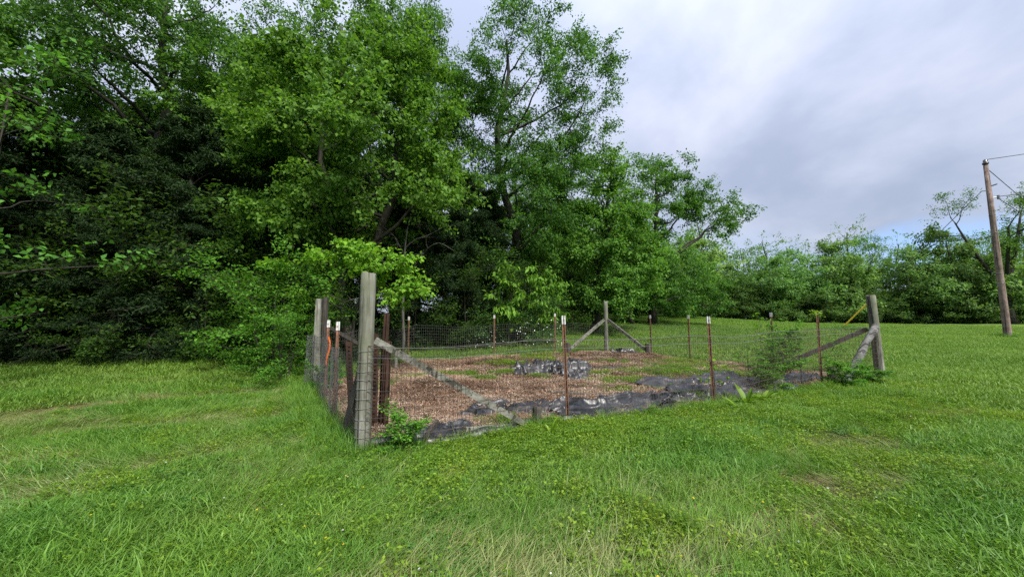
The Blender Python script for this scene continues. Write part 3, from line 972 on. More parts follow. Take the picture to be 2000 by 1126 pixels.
for (x, y, s) in ((3.2, 33, .8), (5.6, 38, .85), (8.0, 43, .8), (10.5, 45.5, .8), (3.5, 42, .9), (6.5, 47, .9)):
    plant('woodland_tree', 'distant', at(x, y, -.3), x * 3, (s, s, s), (.7, .75, .65), "leafy woodland tree behind the far corner post and the low level branches", group="trees behind the far corner post")

# ------------------------------------------------------------------ bushes, sapling and twigs near the fence
proto('bigleaf', seed=137, H=2.9, tr=.04, R=1.15, z0=.30, prof='round', nl=14, elev=(.1, 1.0), nsec=4, ntw=4, nleaf=5, lsz=.25, lw=.42, spread=.10, hang=.75, stems=2, lay=.6)
proto('rose', seed=139, H=1.5, tr=.025, R=1.15, z0=.08, prof='round', nl=18, elev=(.2, 1.1), nsec=6, ntw=4, nleaf=8, lsz=.075, lw=.6, spread=.10, stems=3, droop=.9)
proto('twiggy', seed=149, H=7.5, tr=.07, R=2.6, z0=.14, prof='tall', nl=11, elev=(.05, .6), nsec=4, ntw=3, nleaf=7, lsz=.15, lw=.62, spread=.11, lay=.35)
proto('weedbush', seed=151, H=1.0, tr=.012, R=.48, z0=.05, prof='tall', nl=16, elev=(.3, 1.2), nsec=5, ntw=3, nleaf=10, lsz=.085, lw=.5, spread=.05, stems=3)
proto('whip', seed=157, H=1.55, tr=.010, R=.22, z0=.30, prof='tall', nl=9, elev=(.3, .9), nsec=2, ntw=2, nleaf=3, lsz=.09, lw=.45, spread=.03)

plant('maple_sapling', 'sapling', at(-4.75, 10.9), 0, 1.0, (1.9, 1.85, 1.0), "bright yellow green maple sapling with layered leaves behind the split corner post", 'tree')
plant('hickory_bush', 'bigleaf', at(-.30, 16.3), .3, (1.05, 1.05, 1.08), (1.7, 1.65, 1.1), "bush with large hanging bright leaves at the dark wood's edge", 'shrub', "big leaved bushes at the wood's edge")
plant('hickory_bush', 'bigleaf', at(1.95, 16.6), 2.3, (.80, .80, .94), (1.5, 1.5, 1.0), "smaller hanging leaved bush beside the white blossoming shrub", 'shrub', "big leaved bushes at the wood's edge")
for (x, y, s, lb) in ((1.2, 16.2, 1.0, "dark bramble shrub dotted with small white flowers"), (-1.15, 16.2, .78, "low shrub with a few white flowers under the big leaved bush")):
    o = plant('flowering_shrub', 'rose', at(x, y), x, s, (.7, .85, .8), lb, 'shrub', "white flowering shrubs")
    r2 = np.random.RandomState(int(x * 10) + 40)
    k = 150
    ph = r2.uniform(0, 2 * PI, k)
    zz = r2.uniform(.15, 1.35, k)
    rr = 1.12 * np.sqrt(np.clip(1 - ((zz - .5) / .95) ** 2, .05, 1)) * r2.uniform(.75, 1.08, k)
    P = np.stack([rr * np.cos(ph), rr * np.sin(ph), zz], 1)
    Nn = norm(P - [0, 0, .3])
    V = leaf_quads(r2, P, r2.normal(0, 1, (k, 3)), Nn + r2.normal(0, .3, (k, 3)), np.full(k, .055), np.full(k, .05), 0.05, 0)
    b = link('blossom', poly_mesh('rose_blossom', V, 4, M['petal_w']), o)
    b['kind'] = 'stuff'
for (x, y, sx, sz, a, lb) in ((-6.9, 10.9, .95, .78, 0, "leafy green shrub left of the split corner post"), (-5.9, 9.6, .55, .42, 1.7, "low leafy shrub at the foot of the split corner post"), (-7.9, 11.9, .8, .62, 2.9, "dim green shrub at the end of the shaded lawn")):
    plant('leafy_shrub', 'brush', at(x, y), a, (sx, sx, sz), (1.05, 1.25, .8), lb, 'shrub', "leafy shrubs by the split corner post")
plant('young_tree', 'twiggy', at(-11.6, 8.2), 2.0, (1.0, 1.0, 1.0), (1.1, 1.35, 1.2), "young tree with pale green twigs reaching in before the dark cedars", 'tree')
for (x, y, s, sz, a, key, c, lb) in ((7.6, 10.3, .8, .85, 0, 'weedbush', (1.0, 1.2, .8), "leafy green bush around the short stub post near the leaning log"),
                                     (6.35, 9.0, .55, .70, 1, 'weedbush', (.95, 1.15, .7), "weedy bush growing through the wire beside the plastic sheet"),
                                     (5.9, 8.45, .8, .42, 2, 'weedbush', (1.15, 1.3, .7), "low bushy weed leaning on the front wire"),
                                     (7.75, 8.75, .7, .40, 3, 'weedbush', (1.0, 1.3, .7), "rounded dark green weed clump under the leaning log"),
                                     (8.6, 9.2, .7, .32, 4, 'weedbush', (.9, 1.1, .7), "low weed clump at the foot of the log braced corner post"),
                                     (-1.40, 4.50, .55, .34, 5, 'weedbush', (1.3, 1.5, 1.0), "pale leafy weed at the right foot of the nearest corner post"),
                                     (-4.0, 8.05, .6, .4, .5, 'weedbush', (1.0, 1.3, .9), "small broad leaved weed at the base of the split post")):
    plant('weed_bush', key, at(x, y, -.02), a, (s, s, sz), c, lb, 'weed', "weeds along the garden fence")
plant('tree_seedling', 'whip', at(6.5, 9.75, 0), .4, (1.2, 1.2, 1.0), (1.4, 1.5, .7), "thin whip seedling with a tuft of leaves standing by the wire", 'seedling')
plant('tree_seedling', 'whip', at(5.9, 9.35, 0), 2.4, (1.1, 1.1, .62), (1.1, 1.3, .7), "short leafy seedling at the edge of the large plastic sheet", 'seedling')
for (x, y, s, lb) in ((6.9, 8.95, .8, "straggly tall weed left of the uncapped steel post"), (5.35, 8.15, .55, "straggly weed on the near side of the large plastic sheet"), (7.1, 9.9, .9, "straggly tall weed in front of the green bush by the stub post"), (8.1, 9.35, .6, "straggly weed between the uncapped post and the leaning log")):
    plant('straggly_weed', 'whip', at(x, y, 0), x * 5, (1.3, 1.3, s), (.9, 1.1, .6), lb, 'weed', "straggly weeds through the right end of the front wire")
plant('tree_seedling', 'whip', at(3.93, 7.32, 0), 1.4, (1.4, 1.4, .62), (1.9, 1.7, .5), "yellow leaved vine climbing the second front steel post", 'vine')


# rosette weeds: long leaves from one root
def rosette(name, loc, n, ln, wd, seed, label, tone=.5, up=.7, mat='grass_lush'):
    r2 = np.random.RandomState(seed)
    V = []
    for i in range(n):
        az = i * 2.4 + r2.normal(0, .2)
        el = up * r2.uniform(.6, 1.2)
        d = np.array([math.cos(az) * math.cos(el), math.sin(az) * math.cos(el), math.sin(el)])
        L = ln * r2.uniform(.7, 1.15)
        s_ = np.array([-math.sin(az), math.cos(az), 0])
        p = np.zeros(3)
        prof = [.25, .8, 1.0, .75, .08]
        pts = [p.copy()]
        for q in range(4):
            p = p + d * L / 4
            d = norm(d + np.array([0, 0, -.28]))
            pts.append(p.copy())
        for q in range(4):
            a0, a1 = prof[q] * wd * L / 2, prof[q + 1] * wd * L / 2
            up_ = np.array([0, 0, .02 * L])
            V.append([pts[q], pts[q] + s_ * a0 + up_ * 3, pts[q + 1] + s_ * a1 + up_ * 3, pts[q + 1]])
            V.append([pts[q] - s_ * a0 + up_ * 3, pts[q], pts[q + 1], pts[q + 1] - s_ * a1 + up_ * 3])
    tn = np.clip(np.repeat(r2.uniform(tone - .2, tone + .25, n), 8), 0, 1)
    o = link(name, poly_mesh(name, np.array(V), 4, M[mat], tn))
    o.location = loc
    return tag(o, label, 'weed', "weeds along the garden fence")


rosette('broadleaf_weed', at(4.36, 7.02, .02), 9, .40, .26, 1, "upright broad leaved weed in front of the large plastic sheet", .22, 1.1)
rosette('broadleaf_weed', at(4.95, 7.4, .02), 9, .36, .34, 2, "smaller broad leaved weed to the right of the upright one", .35, 1.0)
rosette('broadleaf_weed', at(3.95, 6.62, .02), 8, .26, .3, 3, "light green broad leaved weed at the foot of the second front steel post", .6, .9)
rosette('broadleaf_weed', at(.52, 4.95, .02), 5, .24, .3, 4, "two leaved yellow green weed in the grass below the black edging", .85, 1.2)
rosette('broadleaf_weed', at(5.5, 5.0, .02), 10, .20, .22, 5, "yellow green thistle like weed in the open grass", .8, .5)
rosette('broadleaf_weed', at(2.5, 2.55, .02), 9, .16, .3, 6, "leafy weed low in the front grass", .55, .6)
rosette('broadleaf_weed', at(5.9, 6.1, .02), 9, .22, .25, 7, "leafy weed beside the pale heap of cut grass", .6, .6)


# ------------------------------------------------------------------ fence parts
def bar(mb, p, q, w_, h_, up=(0, 0, 1), nseg=1, rng=None):
    p, q = Vector(p), Vector(q)
    d = (q - p).normalized()
    s_ = d.cross(Vector(up)).normalized()
    u = s_.cross(d)
    V = []
    for i in range(nseg + 1):
        c = p.lerp(q, i / nseg)
        k = 1 if rng is None else 1 + rng.uniform(-.06, .06)
        for (a, b) in ((-1, -1), (1, -1), (1, 1), (-1, 1)):
            V.append(tuple(c + s_ * a * w_ / 2 * k + u * b * h_ / 2 * k))
    F = [(3, 2, 1, 0)]
    for i in range(nseg):
        for j in range(4):
            F.append((i * 4 + j, i * 4 + (j + 1) % 4, i * 4 + 4 + (j + 1) % 4, i * 4 + 4 + j))
    F.append(tuple(nseg * 4 + j for j in range(4)))
    mb.add(V, F)


def round_post(h, r, seed, sides=18, lean=(0, 0), flatx=1.0):
    r2 = np.random.RandomState(seed)
    mb = MB()
    n = 12
    zz = np.concatenate([[-.2], np.linspace(0, h - .012, n), [h]])
    rad = r * (1.04 - .08 * zz / h) * (1 + r2.normal(0, .012, n + 2))
    rad[-1] = rad[-2] * .90
    V, F = [], []
    phase = r2.uniform(0, 6.28, 3)
    for i, z in enumerate(zz):
        for j in range(sides):
            a = j * 2 * PI / sides
            rr = rad[i] * (1 + .022 * math.sin(2 * a + phase[0] + z * .4) + .018 * math.sin(5 * a + phase[1] - z) + r2.normal(0, .006))
            tz = 0 if i < len(zz) - 2 else .012 * math.sin(a * 2 + phase[2]) + r2.normal(0, .003)
            V.append((lean[0] * z + rr * math.cos(a) * flatx, lean[1] * z + rr * math.sin(a), z + tz))
    for i in range(len(zz) - 1):
        for j in range(sides):
            j2 = (j + 1) % sides
            F.append((i * sides + j, i * sides + j2, (i + 1) * sides + j2, (i + 1) * sides + j))
    c0 = len(V)
    V.append((lean[0] * h, lean[1] * h, h - .004))
    for j in range(sides):
        F.append(((len(zz) - 1) * sides + j, (len(zz) - 1) * sides + (j + 1) % sides, c0))
    mb.add(V, F)
    return mb


def rel(o, p):
    return (p[0] - o.location.x, p[1] - o.location.y, p[2] - o.location.z)


GP = "wooden corner posts of the garden"
GS = "short brace stakes"


def stake(parent, x, y, h, r, seed, mat='post_dark'):
    mb = round_post(h, r, seed, 12)
    o = mb.build('brace_stake', M[mat], parent, True)
    o.location = rel(parent, (x, y, gz(x, y)))
    return o


jr = random.Random(3)
# nearest post
pa = empty('corner_post', at(CA[0], CA[1], 0))
tag(pa, "nearest thick round grey post with one sloping sawn brace", 'post', GP)
round_post(2.14, .088, 2, 22).build('post', M['post'], pa, True)
mb = MB()
bar(mb, rel(pa, (-1.655, 4.49, 1.315)), rel(pa, (.20, 5.40, .09)), .045, .085, nseg=6, rng=jr)
mb.build('brace', M['brace'], pa)
stake(pa, .36, 5.50, .30, .065, 5)
mb = MB()
r2 = np.random.RandomState(8)
for i in range(11):
    z = .12 + i * .108
    an = np.linspace(-2.9, .9, 16)
    mb.tube(np.stack([.093 * np.cos(an), .093 * np.sin(an), z + np.cumsum(r2.normal(0, .003, 16))], 1), .0026, 4)
mb.build('wire_wrap', M['wire'], pa)
# split post at the left
pb = empty('corner_post', at(CB[0], CB[1], 0))
tag(pb, "pale split post with a tattered wider board at its foot, left of the nearest post", 'post', GP)
mb = MB()
bar(mb, (0, 0, -.2), (0.0, 0, 2.03), .115, .085, up=(0, 1, 0), nseg=8, rng=jr)
mb.build('post', M['post_pale'], pb)
mb = MB()
bar(mb, (.115, .10, -.2), (.10, .10, 2.07), .09, .09, up=(0, 1, 0), nseg=8, rng=jr)
mb.build('rear_post', M['post_dark'], pb)
mb = MB()
V = []
for i in range(9):
    z = i / 8 * 1.28
    wl = .055 + .01 * math.sin(i * 2.1)
    wr = .05 + .13 * (1 - z / 1.28) + jr.uniform(-.008, .008)
    V += [(-wl, -.075, z - .05), (wr, -.085, z - .05), (wr, -.05, z - .05), (-wl, -.05, z - .05)]
F = [(3, 2, 1, 0), (32, 33, 34, 35)]
for i in range(8):
    for j in range(4):
        F.append((i * 4 + j, i * 4 + (j + 1) % 4, i * 4 + 4 + (j + 1) % 4, i * 4 + 4 + j))
mb.add(V, F)
mb.build('foot_board', M['post_pale'], pb)
mb = MB()
bar(mb, rel(pb, (CB[0] + .12, CB[1] + .16, 1.47)), rel(pb, (-3.55, 11.22, .34)), .04, .085, nseg=4, rng=jr)
mb.build('brace', M['post_dark'], pb)
stake(pb, -3.52, 11.34, .40, .06, 6, 'post')
# far corner
pc = empty('corner_post', at(CC[0], CC[1], 0))
tag(pc, "far grey corner post with two braces sloping down like a tent", 'post', GP)
round_post(2.13, .088, 12, 14).build('post', M['post'], pc, True)
for (x, y, s) in ((2.24, 14.24, 7), (5.0, 14.03, 8)):
    mb = MB()
    dx, dy = (x - CC[0]) * .05, (y - CC[1]) * .05
    bar(mb, rel(pc, (CC[0] + dx, CC[1] + dy, gz(*CC) + 1.36)), rel(pc, (x, y, gz(x, y) + .30)), .05, .11, nseg=4, rng=jr)
    mb.build('brace', M['brace'], pc)
    stake(pc, x + (-.1 if s == 7 else .1), y - .06, .52, .085 if s == 7 else .11, s)
# right corner
pd = empty('corner_post', at(CD[0], CD[1], 0))
tag(pd, "tall dark grey corner post propped by a rough log and a thin rail", 'post', GP)
round_post(2.27, .105, 22, 16, (-.025, 0)).build('post', M['post'], pd, True)
mb = MB()
r2 = np.random.RandomState(4)
p0, p1 = np.array(rel(pd, (9.72, 9.9, 1.47))), np.array(rel(pd, (7.97, 9.05, .02)))
tt = np.linspace(0, 1, 9)[:, None]
mb.tube(p0 + (p1 - p0) * tt + r2.normal(0, .008, (9, 3)), .085 * (1 + r2.normal(0, .05, 9)), 12, True, .004, r2)
mb.build('brace_log', M['log'], pd, True)
mb = MB()
bar(mb, rel(pd, (9.75, 10.18, 1.38)), rel(pd, (7.9, 10.75, .40)), .05, .11, nseg=4, rng=jr)
mb.build('brace_rail', M['post_dark'], pd)
stake(pd, 7.80, 9.14, .40, .10, 9)
stake(pd, 7.78, 10.85, .62, .10, 10)


# steel fence posts
def tpost_meshes():
    mb = MB()
    h = 1.0
    prof = [(-.022, 0), (.022, 0), (.022, -.006), (.004, -.006), (.003, -.03), (-.003, -.03), (-.004, -.006), (-.022, -.006)]
    V = [(x, y, z) for z in (-.15, h) for (x, y) in prof]
    k = len(prof)
    F = [(j, (j + 1) % k, k + (j + 1) % k, k + j) for j in range(k)] + [tuple(range(k, 2 * k))]
    mb.add(V, F)
    for i in range(24):
        z = .06 + i * (h - .1) / 24
        mb.box(.026, .008, .012, (0, .004, z))
    return mb.mesh("steel_fence_post", M['rust'])


def tip_mesh():
    mb = MB()
    prof = [(-.026, .003), (.026, .003), (.026, -.009), (.007, -.01), (.006, -.033), (-.006, -.033), (-.007, -.01), (-.026, -.009)]
    V = [(x, y, z) for z in (0, .135) for (x, y) in prof]
    k = 8
    F = [(j, (j + 1) % k, k + (j + 1) % k, k + j) for j in range(k)] + [tuple(range(k, 2 * k)), tuple(range(k - 1, -1, -1))]
    mb.add(V, F)
    return mb.mesh("white_tip", M['white'])


TP, TIP = tpost_meshes(), tip_mesh()


def tpost(parent, x, y, h, rz=0.0, lean=(0, 0), tip=True):
    o = link('fence_post', TP, parent)
    o.location = rel(parent, (x, y, gz(x, y)))
    o.scale = (1.3, 1.3, h)
    o.rotation_euler = (lean[1], lean[0], rz)
    if tip:
        c = link('white_tip', TIP, o)
        c.scale = (1.02, 1.02, 1 / h)
        c.location = (0, 0, 1.003 - .135 / h)
    return o


def wire_panel(parent, pts, h0, h1, dz, dx, rad, mat, seed, sag=.02, base=.03, slack=0.0):
    r2 = np.random.RandomState(seed)
    pts = np.array(pts, float)
    seg = np.hypot(*np.diff(pts, axis=0).T)
    cum = np.concatenate([[0], np.cumsum(seg)])
    L = cum[-1]
    n = max(6, int(L / .35))
    s_ = np.linspace(0, L, n)
    x = np.interp(s_, cum, pts[:, 0])
    y = np.interp(s_, cum, pts[:, 1])
    g = ground_z(x, y)
    top = np.interp(s_, [0, L], [h0, h1]) + sag * np.sin(s_ * 2.1 + seed) + r2.normal(0, sag * .3, n)
    tx, ty = np.gradient(x), np.gradient(y)
    ln = np.hypot(tx, ty)
    nx, ny = ty / ln, -tx / ln
    mb = MB()
    nh = int(round((h0 + h1) / 2 / dz))
    offs = {}
    for i in range(nh + 1):
        f = i / nh
        o = np.convolve(r2.normal(0, .022 + slack, n + 2), [.25, .5, .25], 'valid')
        z = g + base + (top - base) * f + np.convolve(r2.normal(0, .014 + slack * .5, n + 2), [.25, .5, .25], 'valid')
        P = np.stack([x + nx * o, y + ny * o, z], 1)
        offs[i] = P
        mb.tube(P, rad * (1.35 if i in (0, nh) else 1.0), 3, caps=False)
    nv = int(L / dx)
    for k in range(nv + 1):
        sk = k * dx
        cols = []
        for i in range(0, nh + 1, max(1, nh // 4)):
            P = offs[i]
            cols.append([np.interp(sk, s_, P[:, j]) for j in range(3)])
        cols[-1] = [np.interp(sk, s_, offs[nh][:, j]) for j in range(3)]
        mb.tube(np.array(cols), rad * .85, 3, caps=False)
    o = mb.build('wire_mesh', M[mat], parent)
    o.location = rel(parent, (0, 0, 0))
    return o


def fence(label, loc):
    o = empty('wire_fence', loc)
    return tag(o, label, 'fence', "wire fences round the garden bed")


# front
f1 = fence("welded wire fence with rusty steel posts along the front of the garden bed", at(3.5, 7.0, 0))
wire_panel(f1, [(-1.68, 4.36), (.86, 5.78), (3.77, 7.02), (7.46, 8.98), (9.80, 9.94)], 1.24, 1.38, .108, .056, .0033, 'wire_rusty', 1)
mb = MB()
for dz_, sg in ((1.25, 0), (1.12, 1)):
    s_ = np.linspace(0, 1, 40)
    x = -1.66 + s_ * 11.5
    y = 4.345 + s_ * 5.58
    mb.tube(np.stack([x, y, ground_z(x, y) + dz_ + .13 * s_ + .012 * np.sin(s_ * 22 + sg)], 1), .0024, 3)
o = mb.build('top_strand', M['wire'], f1)
o.location = rel(f1, (0, 0, 0))
tpost(f1, .86, 5.87, 1.64, .45, (-.035, 0))
tpost(f1, 3.78, 7.10, 1.68, .45, (-.02, 0))
tpost(f1, 7.44, 9.05, 1.74, .5, (.0, .01), tip=False)
# left side
f2 = fence("dark wire and netting fence on the left end of the garden bed", at(-3.0, 6.2, 0))
wire_panel(f2, [(-1.82, 4.40), (-2.80, 5.83), (-3.56, 7.05), (-4.45, 8.30)], 1.18, 1.22, .07, .06, .0018, 'wire_dark', 2, .03, .03, .012)
tpost(f2, -2.74, 5.87, 1.55, -.9)
to = tpost(f2, -3.50, 7.10, 1.53, -.9)
mb = MB()
r2 = np.random.RandomState(3)
zz = np.linspace(1.22, .70, 9)
mb_pts = np.stack([.035 + .03 * np.sin(np.linspace(0, 5, 9)), -.03 + 0 * zz, zz], 1)
V = []
for p in mb_pts:
    V += [(p[0] - .018, p[1], p[2]), (p[0] + .018, p[1] - .008, p[2])]
mb.add(V, [(2 * i, 2 * i + 1, 2 * i + 3, 2 * i + 2) for i in range(8)])
o = mb.build('marker_ribbon', M['orange'], f2)
o.location = rel(f2, (-3.50, 7.06, gz(-3.5, 7.1)))
o['label'] = "orange ribbon hanging from a white tipped post"


def sleeve(parent, x, y, h, r, seed):
    r2 = np.random.RandomState(seed)
    mb = MB()
    for i in range(26):
        a0 = i * 2 * PI / 13
        sg = 1 if i < 13 else -1
        zz = np.linspace(0, h, 12)
        a = a0 + sg * zz * 4.0
        rr = r * (1 + .25 * (1 - zz / h)) + r2.normal(0, .004, 12)
        mb.tube(np.stack([rr * np.cos(a), rr * np.sin(a), zz], 1), .0028, 3, caps=False)
    for i in range(int(h / .05)):
        a = np.linspace(0, 2 * PI, 10)
        z = .02 + i * .05
        rr = r * (1 + .25 * (1 - z / h))
        mb.tube(np.stack([rr * np.cos(a), rr * np.sin(a), z + 0 * a], 1), .0023, 3, caps=False)
    o = mb.build('netting_sleeve', M['net'], parent)
    o.location = rel(parent, (x, y, gz(x, y)))


sleeve(f2, -2.76, 5.83, 1.16, .052, 1)
sleeve(f2, -3.53, 7.06, 1.22, .055, 2)
sleeve(f2, -4.50, 8.34, 1.22, .085, 3)
# back
f3 = fence("wire fence with slim steel posts along the shady back of the garden bed", at(-.5, 14.2, 0))
wire_panel(f3, [(-4.38, 8.5), (-3.60, 12.95), (-.68, 14.2), (1.73, 14.85), (3.88, 15.45)], 1.25, 1.15, .10, .075, .0027, 'wire_dark', 3, .03)
tpost(f3, -3.62, 12.98, 1.55, 2.8)
tpost(f3, -.68, 14.22, 1.56, 2.9)
tpost(f3, 1.73, 14.86, 1.57, 2.9)
# far side
f4 = fence("fine wire fence on the field side between far post and log braced post", at(6.9, 12.7, 0))
wire_panel(f4, [(3.98, 15.34), (5.32, 14.1), (6.32, 13.2), (8.16, 11.6), (9.94, 10.12)], 1.18, 1.32, .10, .07, .0029, 'wire_dark', 4, .02)
tpost(f4, 5.28, 14.15, 1.58, 2.2)
tpost(f4, 6.29, 13.2, 1.62, 2.2)
tpost(f4, 8.14, 11.62, 1.72, 2.2)

# rusty spare steel posts leaned in the near corner
SP = [(-1.93, 5.58, 1.63, (.02, -.02), "tallest rusty steel post leaned inside the near corner"), (-2.00, 5.46, 1.32, (.01, .03), None), (-2.06, 5.52, 1.33, (-.02, .0), None),
      (-1.88, 5.42, 1.24, (-.03, .02), None), (-1.95, 5.36, 1.30, (.0, .04), None), (-2.22, 5.30, 1.26, (.10, .03), None), (-2.16, 5.40, 1.22, (.06, .03), None), (-1.76, 5.36, 1.20, (-.10, .05), "rusty steel post slanting out to the right of its bundle")]
for i, (x, y, h, ln, lb) in enumerate(SP):
    mb = MB()
    prof = [(-.042, 0), (.042, 0), (.042, -.012), (.009, -.012), (.008, -.055), (-.008, -.055), (-.009, -.012), (-.042, -.012)]
    V = [(a + ln[0] * z, b + ln[1] * z, z) for z in (-.04, h * .5, h) for (a, b) in prof]
    F = []
    for q in range(2):
        F += [(q * 8 + j, q * 8 + (j + 1) % 8, q * 8 + 8 + (j + 1) % 8, q * 8 + 8 + j) for j in range(8)]
    F.append(tuple(range(16, 24)))
    mb.add(V, F)
    for q in range(int(h / .055)):
        z = .05 + q * .055
        mb.box(.03, .01, .014, (ln[0] * z, ln[1] * z + .005, z))
    o = mb.build('spare_steel_post', M['stake'])
    o.location = (x, y, float(bed_z(x, y)))
    o.rotation_euler = (0, 0, .5 + i * .7)
    tag(o, lb or "dark rusty steel post standing in the bundle behind the nearest post", 'steel post', "rusty posts leaned in the near corner")
mb = round_post(1.06, .058, 33, 10, (.26, -.10))
o = mb.build('leaning_post', M['post_dark'], None, True)
o.location = (-2.20, 4.98, 0)
tag(o, "short dark wooden post leaning against the nearest corner post", 'post')

# small sprouts on the uncapped post
r2 = np.random.RandomState(9)
k = 40
P = np.array([7.46, 9.04, gz(7.44, 9.05) + 1.72]) + r2.normal(0, .07, (k, 3)) * [1, 1, .55]
V = leaf_quads(r2, P, r2.normal(0, 1, (k, 3)), r2.normal(0, .5, (k, 3)) + [0, 0, 1], r2.uniform(.04, .12, k), r2.uniform(.03, .07, k))
tag(link('vine_tuft', poly_mesh('vine_tuft', V, 4, M['grass_lush'], r2.uniform(.4, 1, k))), "yellow green vine leaves sprouting on top of the uncapped steel post", 'vine')

# ------------------------------------------------------------------ plastic sheets, boards, stones in the bed
GF = "black plastic sheets on the bed"


SHEETS = []


def sheet(cx, cy, a, b, rz, amp, seed, label, fold=0.0, nx=110, ny=80):
    SHEETS.append((cx, cy, a, b, rz))
    u, v = np.meshgrid(np.linspace(-1, 1, nx), np.linspace(-1, 1, ny))
    edge = 1 - .22 * fnoise(u * 1.7 + seed, v * 1.7, 1.6, seed) * (np.maximum(abs(u), abs(v)))
    x0, y0 = u * a * edge + .12 * a * (fnoise(u + seed, v * 2, 1.3, seed + 4) - .5), v * b * edge + .3 * b * (fnoise(u * 2, v + seed, 1.2, seed + 7) - .5)
    x = cx + x0 * math.cos(rz) - y0 * math.sin(rz)
    y = cy + x0 * math.sin(rz) + y0 * math.cos(rz)
    f = vnoise(x0 * .55 + 1.3 * vnoise(x0, y0, 1.3, seed), y0 * 2.1 + .9 * vnoise(x0, y0, 1.1, seed + 5), 1.9, seed + 2)
    ridge = 1 - np.abs(2 * f - 1)
    f2 = vnoise(x0 * 2.2, y0 * 3.0 + 1.2 * fnoise(x0, y0, 2.0, seed), 2.2, seed + 3)
    ridge2 = 1 - np.abs(2 * f2 - 1)
    rim = np.clip(np.minimum(1 - abs(u), 1 - abs(v)) * 6, 0, 1)
    z = bed_z(x, y) + .026 + amp * (ridge ** 7 * 1.2 + .45 * ridge2 ** 6 + .35 * ridge) * (.35 + .65 * rim) + fold * np.exp(-((v + .2 * u) ** 2) / .05) * (1 - u * u * .5)
    # parts of the sheet are buried by mulch
    bur = fnoise(x * 1.0, y * 1.0, 1.8, seed + 11)
    z = z - .10 * np.clip((bur - .66) * 8, 0, 1)
    idx = np.arange(x.size).reshape(x.shape)
    fc = np.stack([idx[:-1, :-1], idx[:-1, 1:], idx[1:, 1:], idx[1:, :-1]], -1).reshape(-1, 4)
    me = bpy.data.meshes.new('plastic_sheet')
    P = np.stack([x - cx, y - cy, z], -1).reshape(-1, 3)
    me.from_pydata(P.tolist(), [], fc.tolist())
    me.materials.append(M['film'])
    me.polygons.foreach_set('use_smooth', [True] * len(me.polygons))
    o = link('plastic_sheet', me)
    o.location = (cx, cy, 0)
    return tag(o, label, 'plastic sheet', GF)


sheet(1.10, 10.7, 1.25, .65, .1, .17, 1, "crumpled black plastic sheet heaped in the middle of the bed", .05)
sheet(1.62, 9.75, .30, .62, .15, .14, 12, "narrow twist of black plastic trailing from the crumpled heap", .06)
sheet(-.05, 6.5, .85, .5, -.1, .05, 2, "black plastic sheet behind the front brace stake")
sheet(1.75, 6.78, 1.35, .46, .34, .08, 3, "black plastic strip behind the first front steel post", .03)
sheet(4.75, 8.72, 1.85, 1.12, .42, .085, 4, "large wrinkled grey black plastic sheet at the right of the bed")
sheet(4.25, 14.15, .55, .28, .2, .10, 5, "small scrap of black plastic near the far corner post", .05)
sheet(3.05, 7.35, .75, .36, .4, .06, 9, "black plastic sheet with turned up edge left of the large wrinkled sheet", .03)
sheet(-1.0, 5.25, .55, .22, .42, .06, 10, "black plastic scrap tucked behind the edging under the sawn brace", .02)
sheet(7.35, 9.55, .80, .36, .45, .05, 6, "black plastic sheet at the foot of the stub and rail by the right corner")
sheet(3.0, 11.2, .7, .12, .1, .03, 7, "thin pale edge of plastic showing through the mulch")

# black fabric edging stood along the foot of the front fence
r2 = np.random.RandomState(17)
n = 150
s_ = np.linspace(0, 1, n)
ex = -1.72 + s_ * 4.6
ey = 4.52 + s_ * 2.18 + .05 * np.sin(s_ * 17)
V, F = [], []
rows = 7
for j in range(rows):
    v = j / (rows - 1)
    hgt = (.10 + .10 * fnoise(s_ * 9, s_ * 0, 1.0, 3)) * (1 - .35 * s_)
    ang = v * 2.3
    rr = hgt * .55
    off = (-.05 + rr * (1 - np.cos(ang)) * 1.1 + .05 * (fnoise(s_ * 26, s_ * 0 + v * 2, 1.0, 4) - .5))
    z = bed_z(ex, ey) * 0 + ground_z(ex, ey) + hgt * np.sin(ang) * 1.0 + .06 * (fnoise(s_ * 30, s_ * 0 + v * 2, 1.0, 9) - .5) - (.03 if j == 0 else 0)
    V.append(np.stack([ex - .43 * off, ey + .9 * off, z], 1))
V = np.concatenate(V)
for j in range(rows - 1):
    for i in range(n - 1):
        F.append((j * n + i, j * n + i + 1, (j + 1) * n + i + 1, (j + 1) * n + i))
mb = MB()
mb.add(V, F)
tag(mb.build('plastic_edging', M['film'], None, True), "crinkled black plastic edging rolled along the foot of the front fence", 'edging')
# folded flap
mb = MB()
mb.add([(2.42, 6.60, .02), (2.62, 6.80, .02), (2.80, 6.72, .20), (2.74, 6.58, .24), (2.72, 6.60, .02), (2.95, 6.74, .02)], [(0, 1, 2, 3), (3, 2, 5, 4)])
tag(mb.build('plastic_flap', M['film']), "stiff folded flap of black plastic standing at the bed's front edge", 'plastic flap')
for nm, p, q, w_, h_, mt, lb in (('wooden_board', (-.62, 5.10, .11), (-.10, 5.28, .10), .06, .045, 'post_pale', "pale board lying along the black edging by the front brace"),
                                 ('wooden_batten', (.75, 7.80, .13), (1.55, 7.52, .13), .05, .035, 'post', "thin grey batten lying on the mulch in mid bed"),
                                 ('broken_stick', (-1.10, 4.76, .08), (-.98, 5.02, .24), .05, .045, 'post_dark', "short dark stick poking out of the black edging")):
    mb = MB()
    bar(mb, p, q, w_, h_, nseg=3, rng=jr)
    tag(mb.build(nm, M[mt]), lb, 'board' if 'board' in nm else ('batten' if 'batten' in nm else 'stick'))
m, t = new_mat("pale_field_stone")
tcd = t.n('ShaderNodeTexCoord')
n1 = t.noise(tcd.outputs['Object'], 7, 5, 0.6)
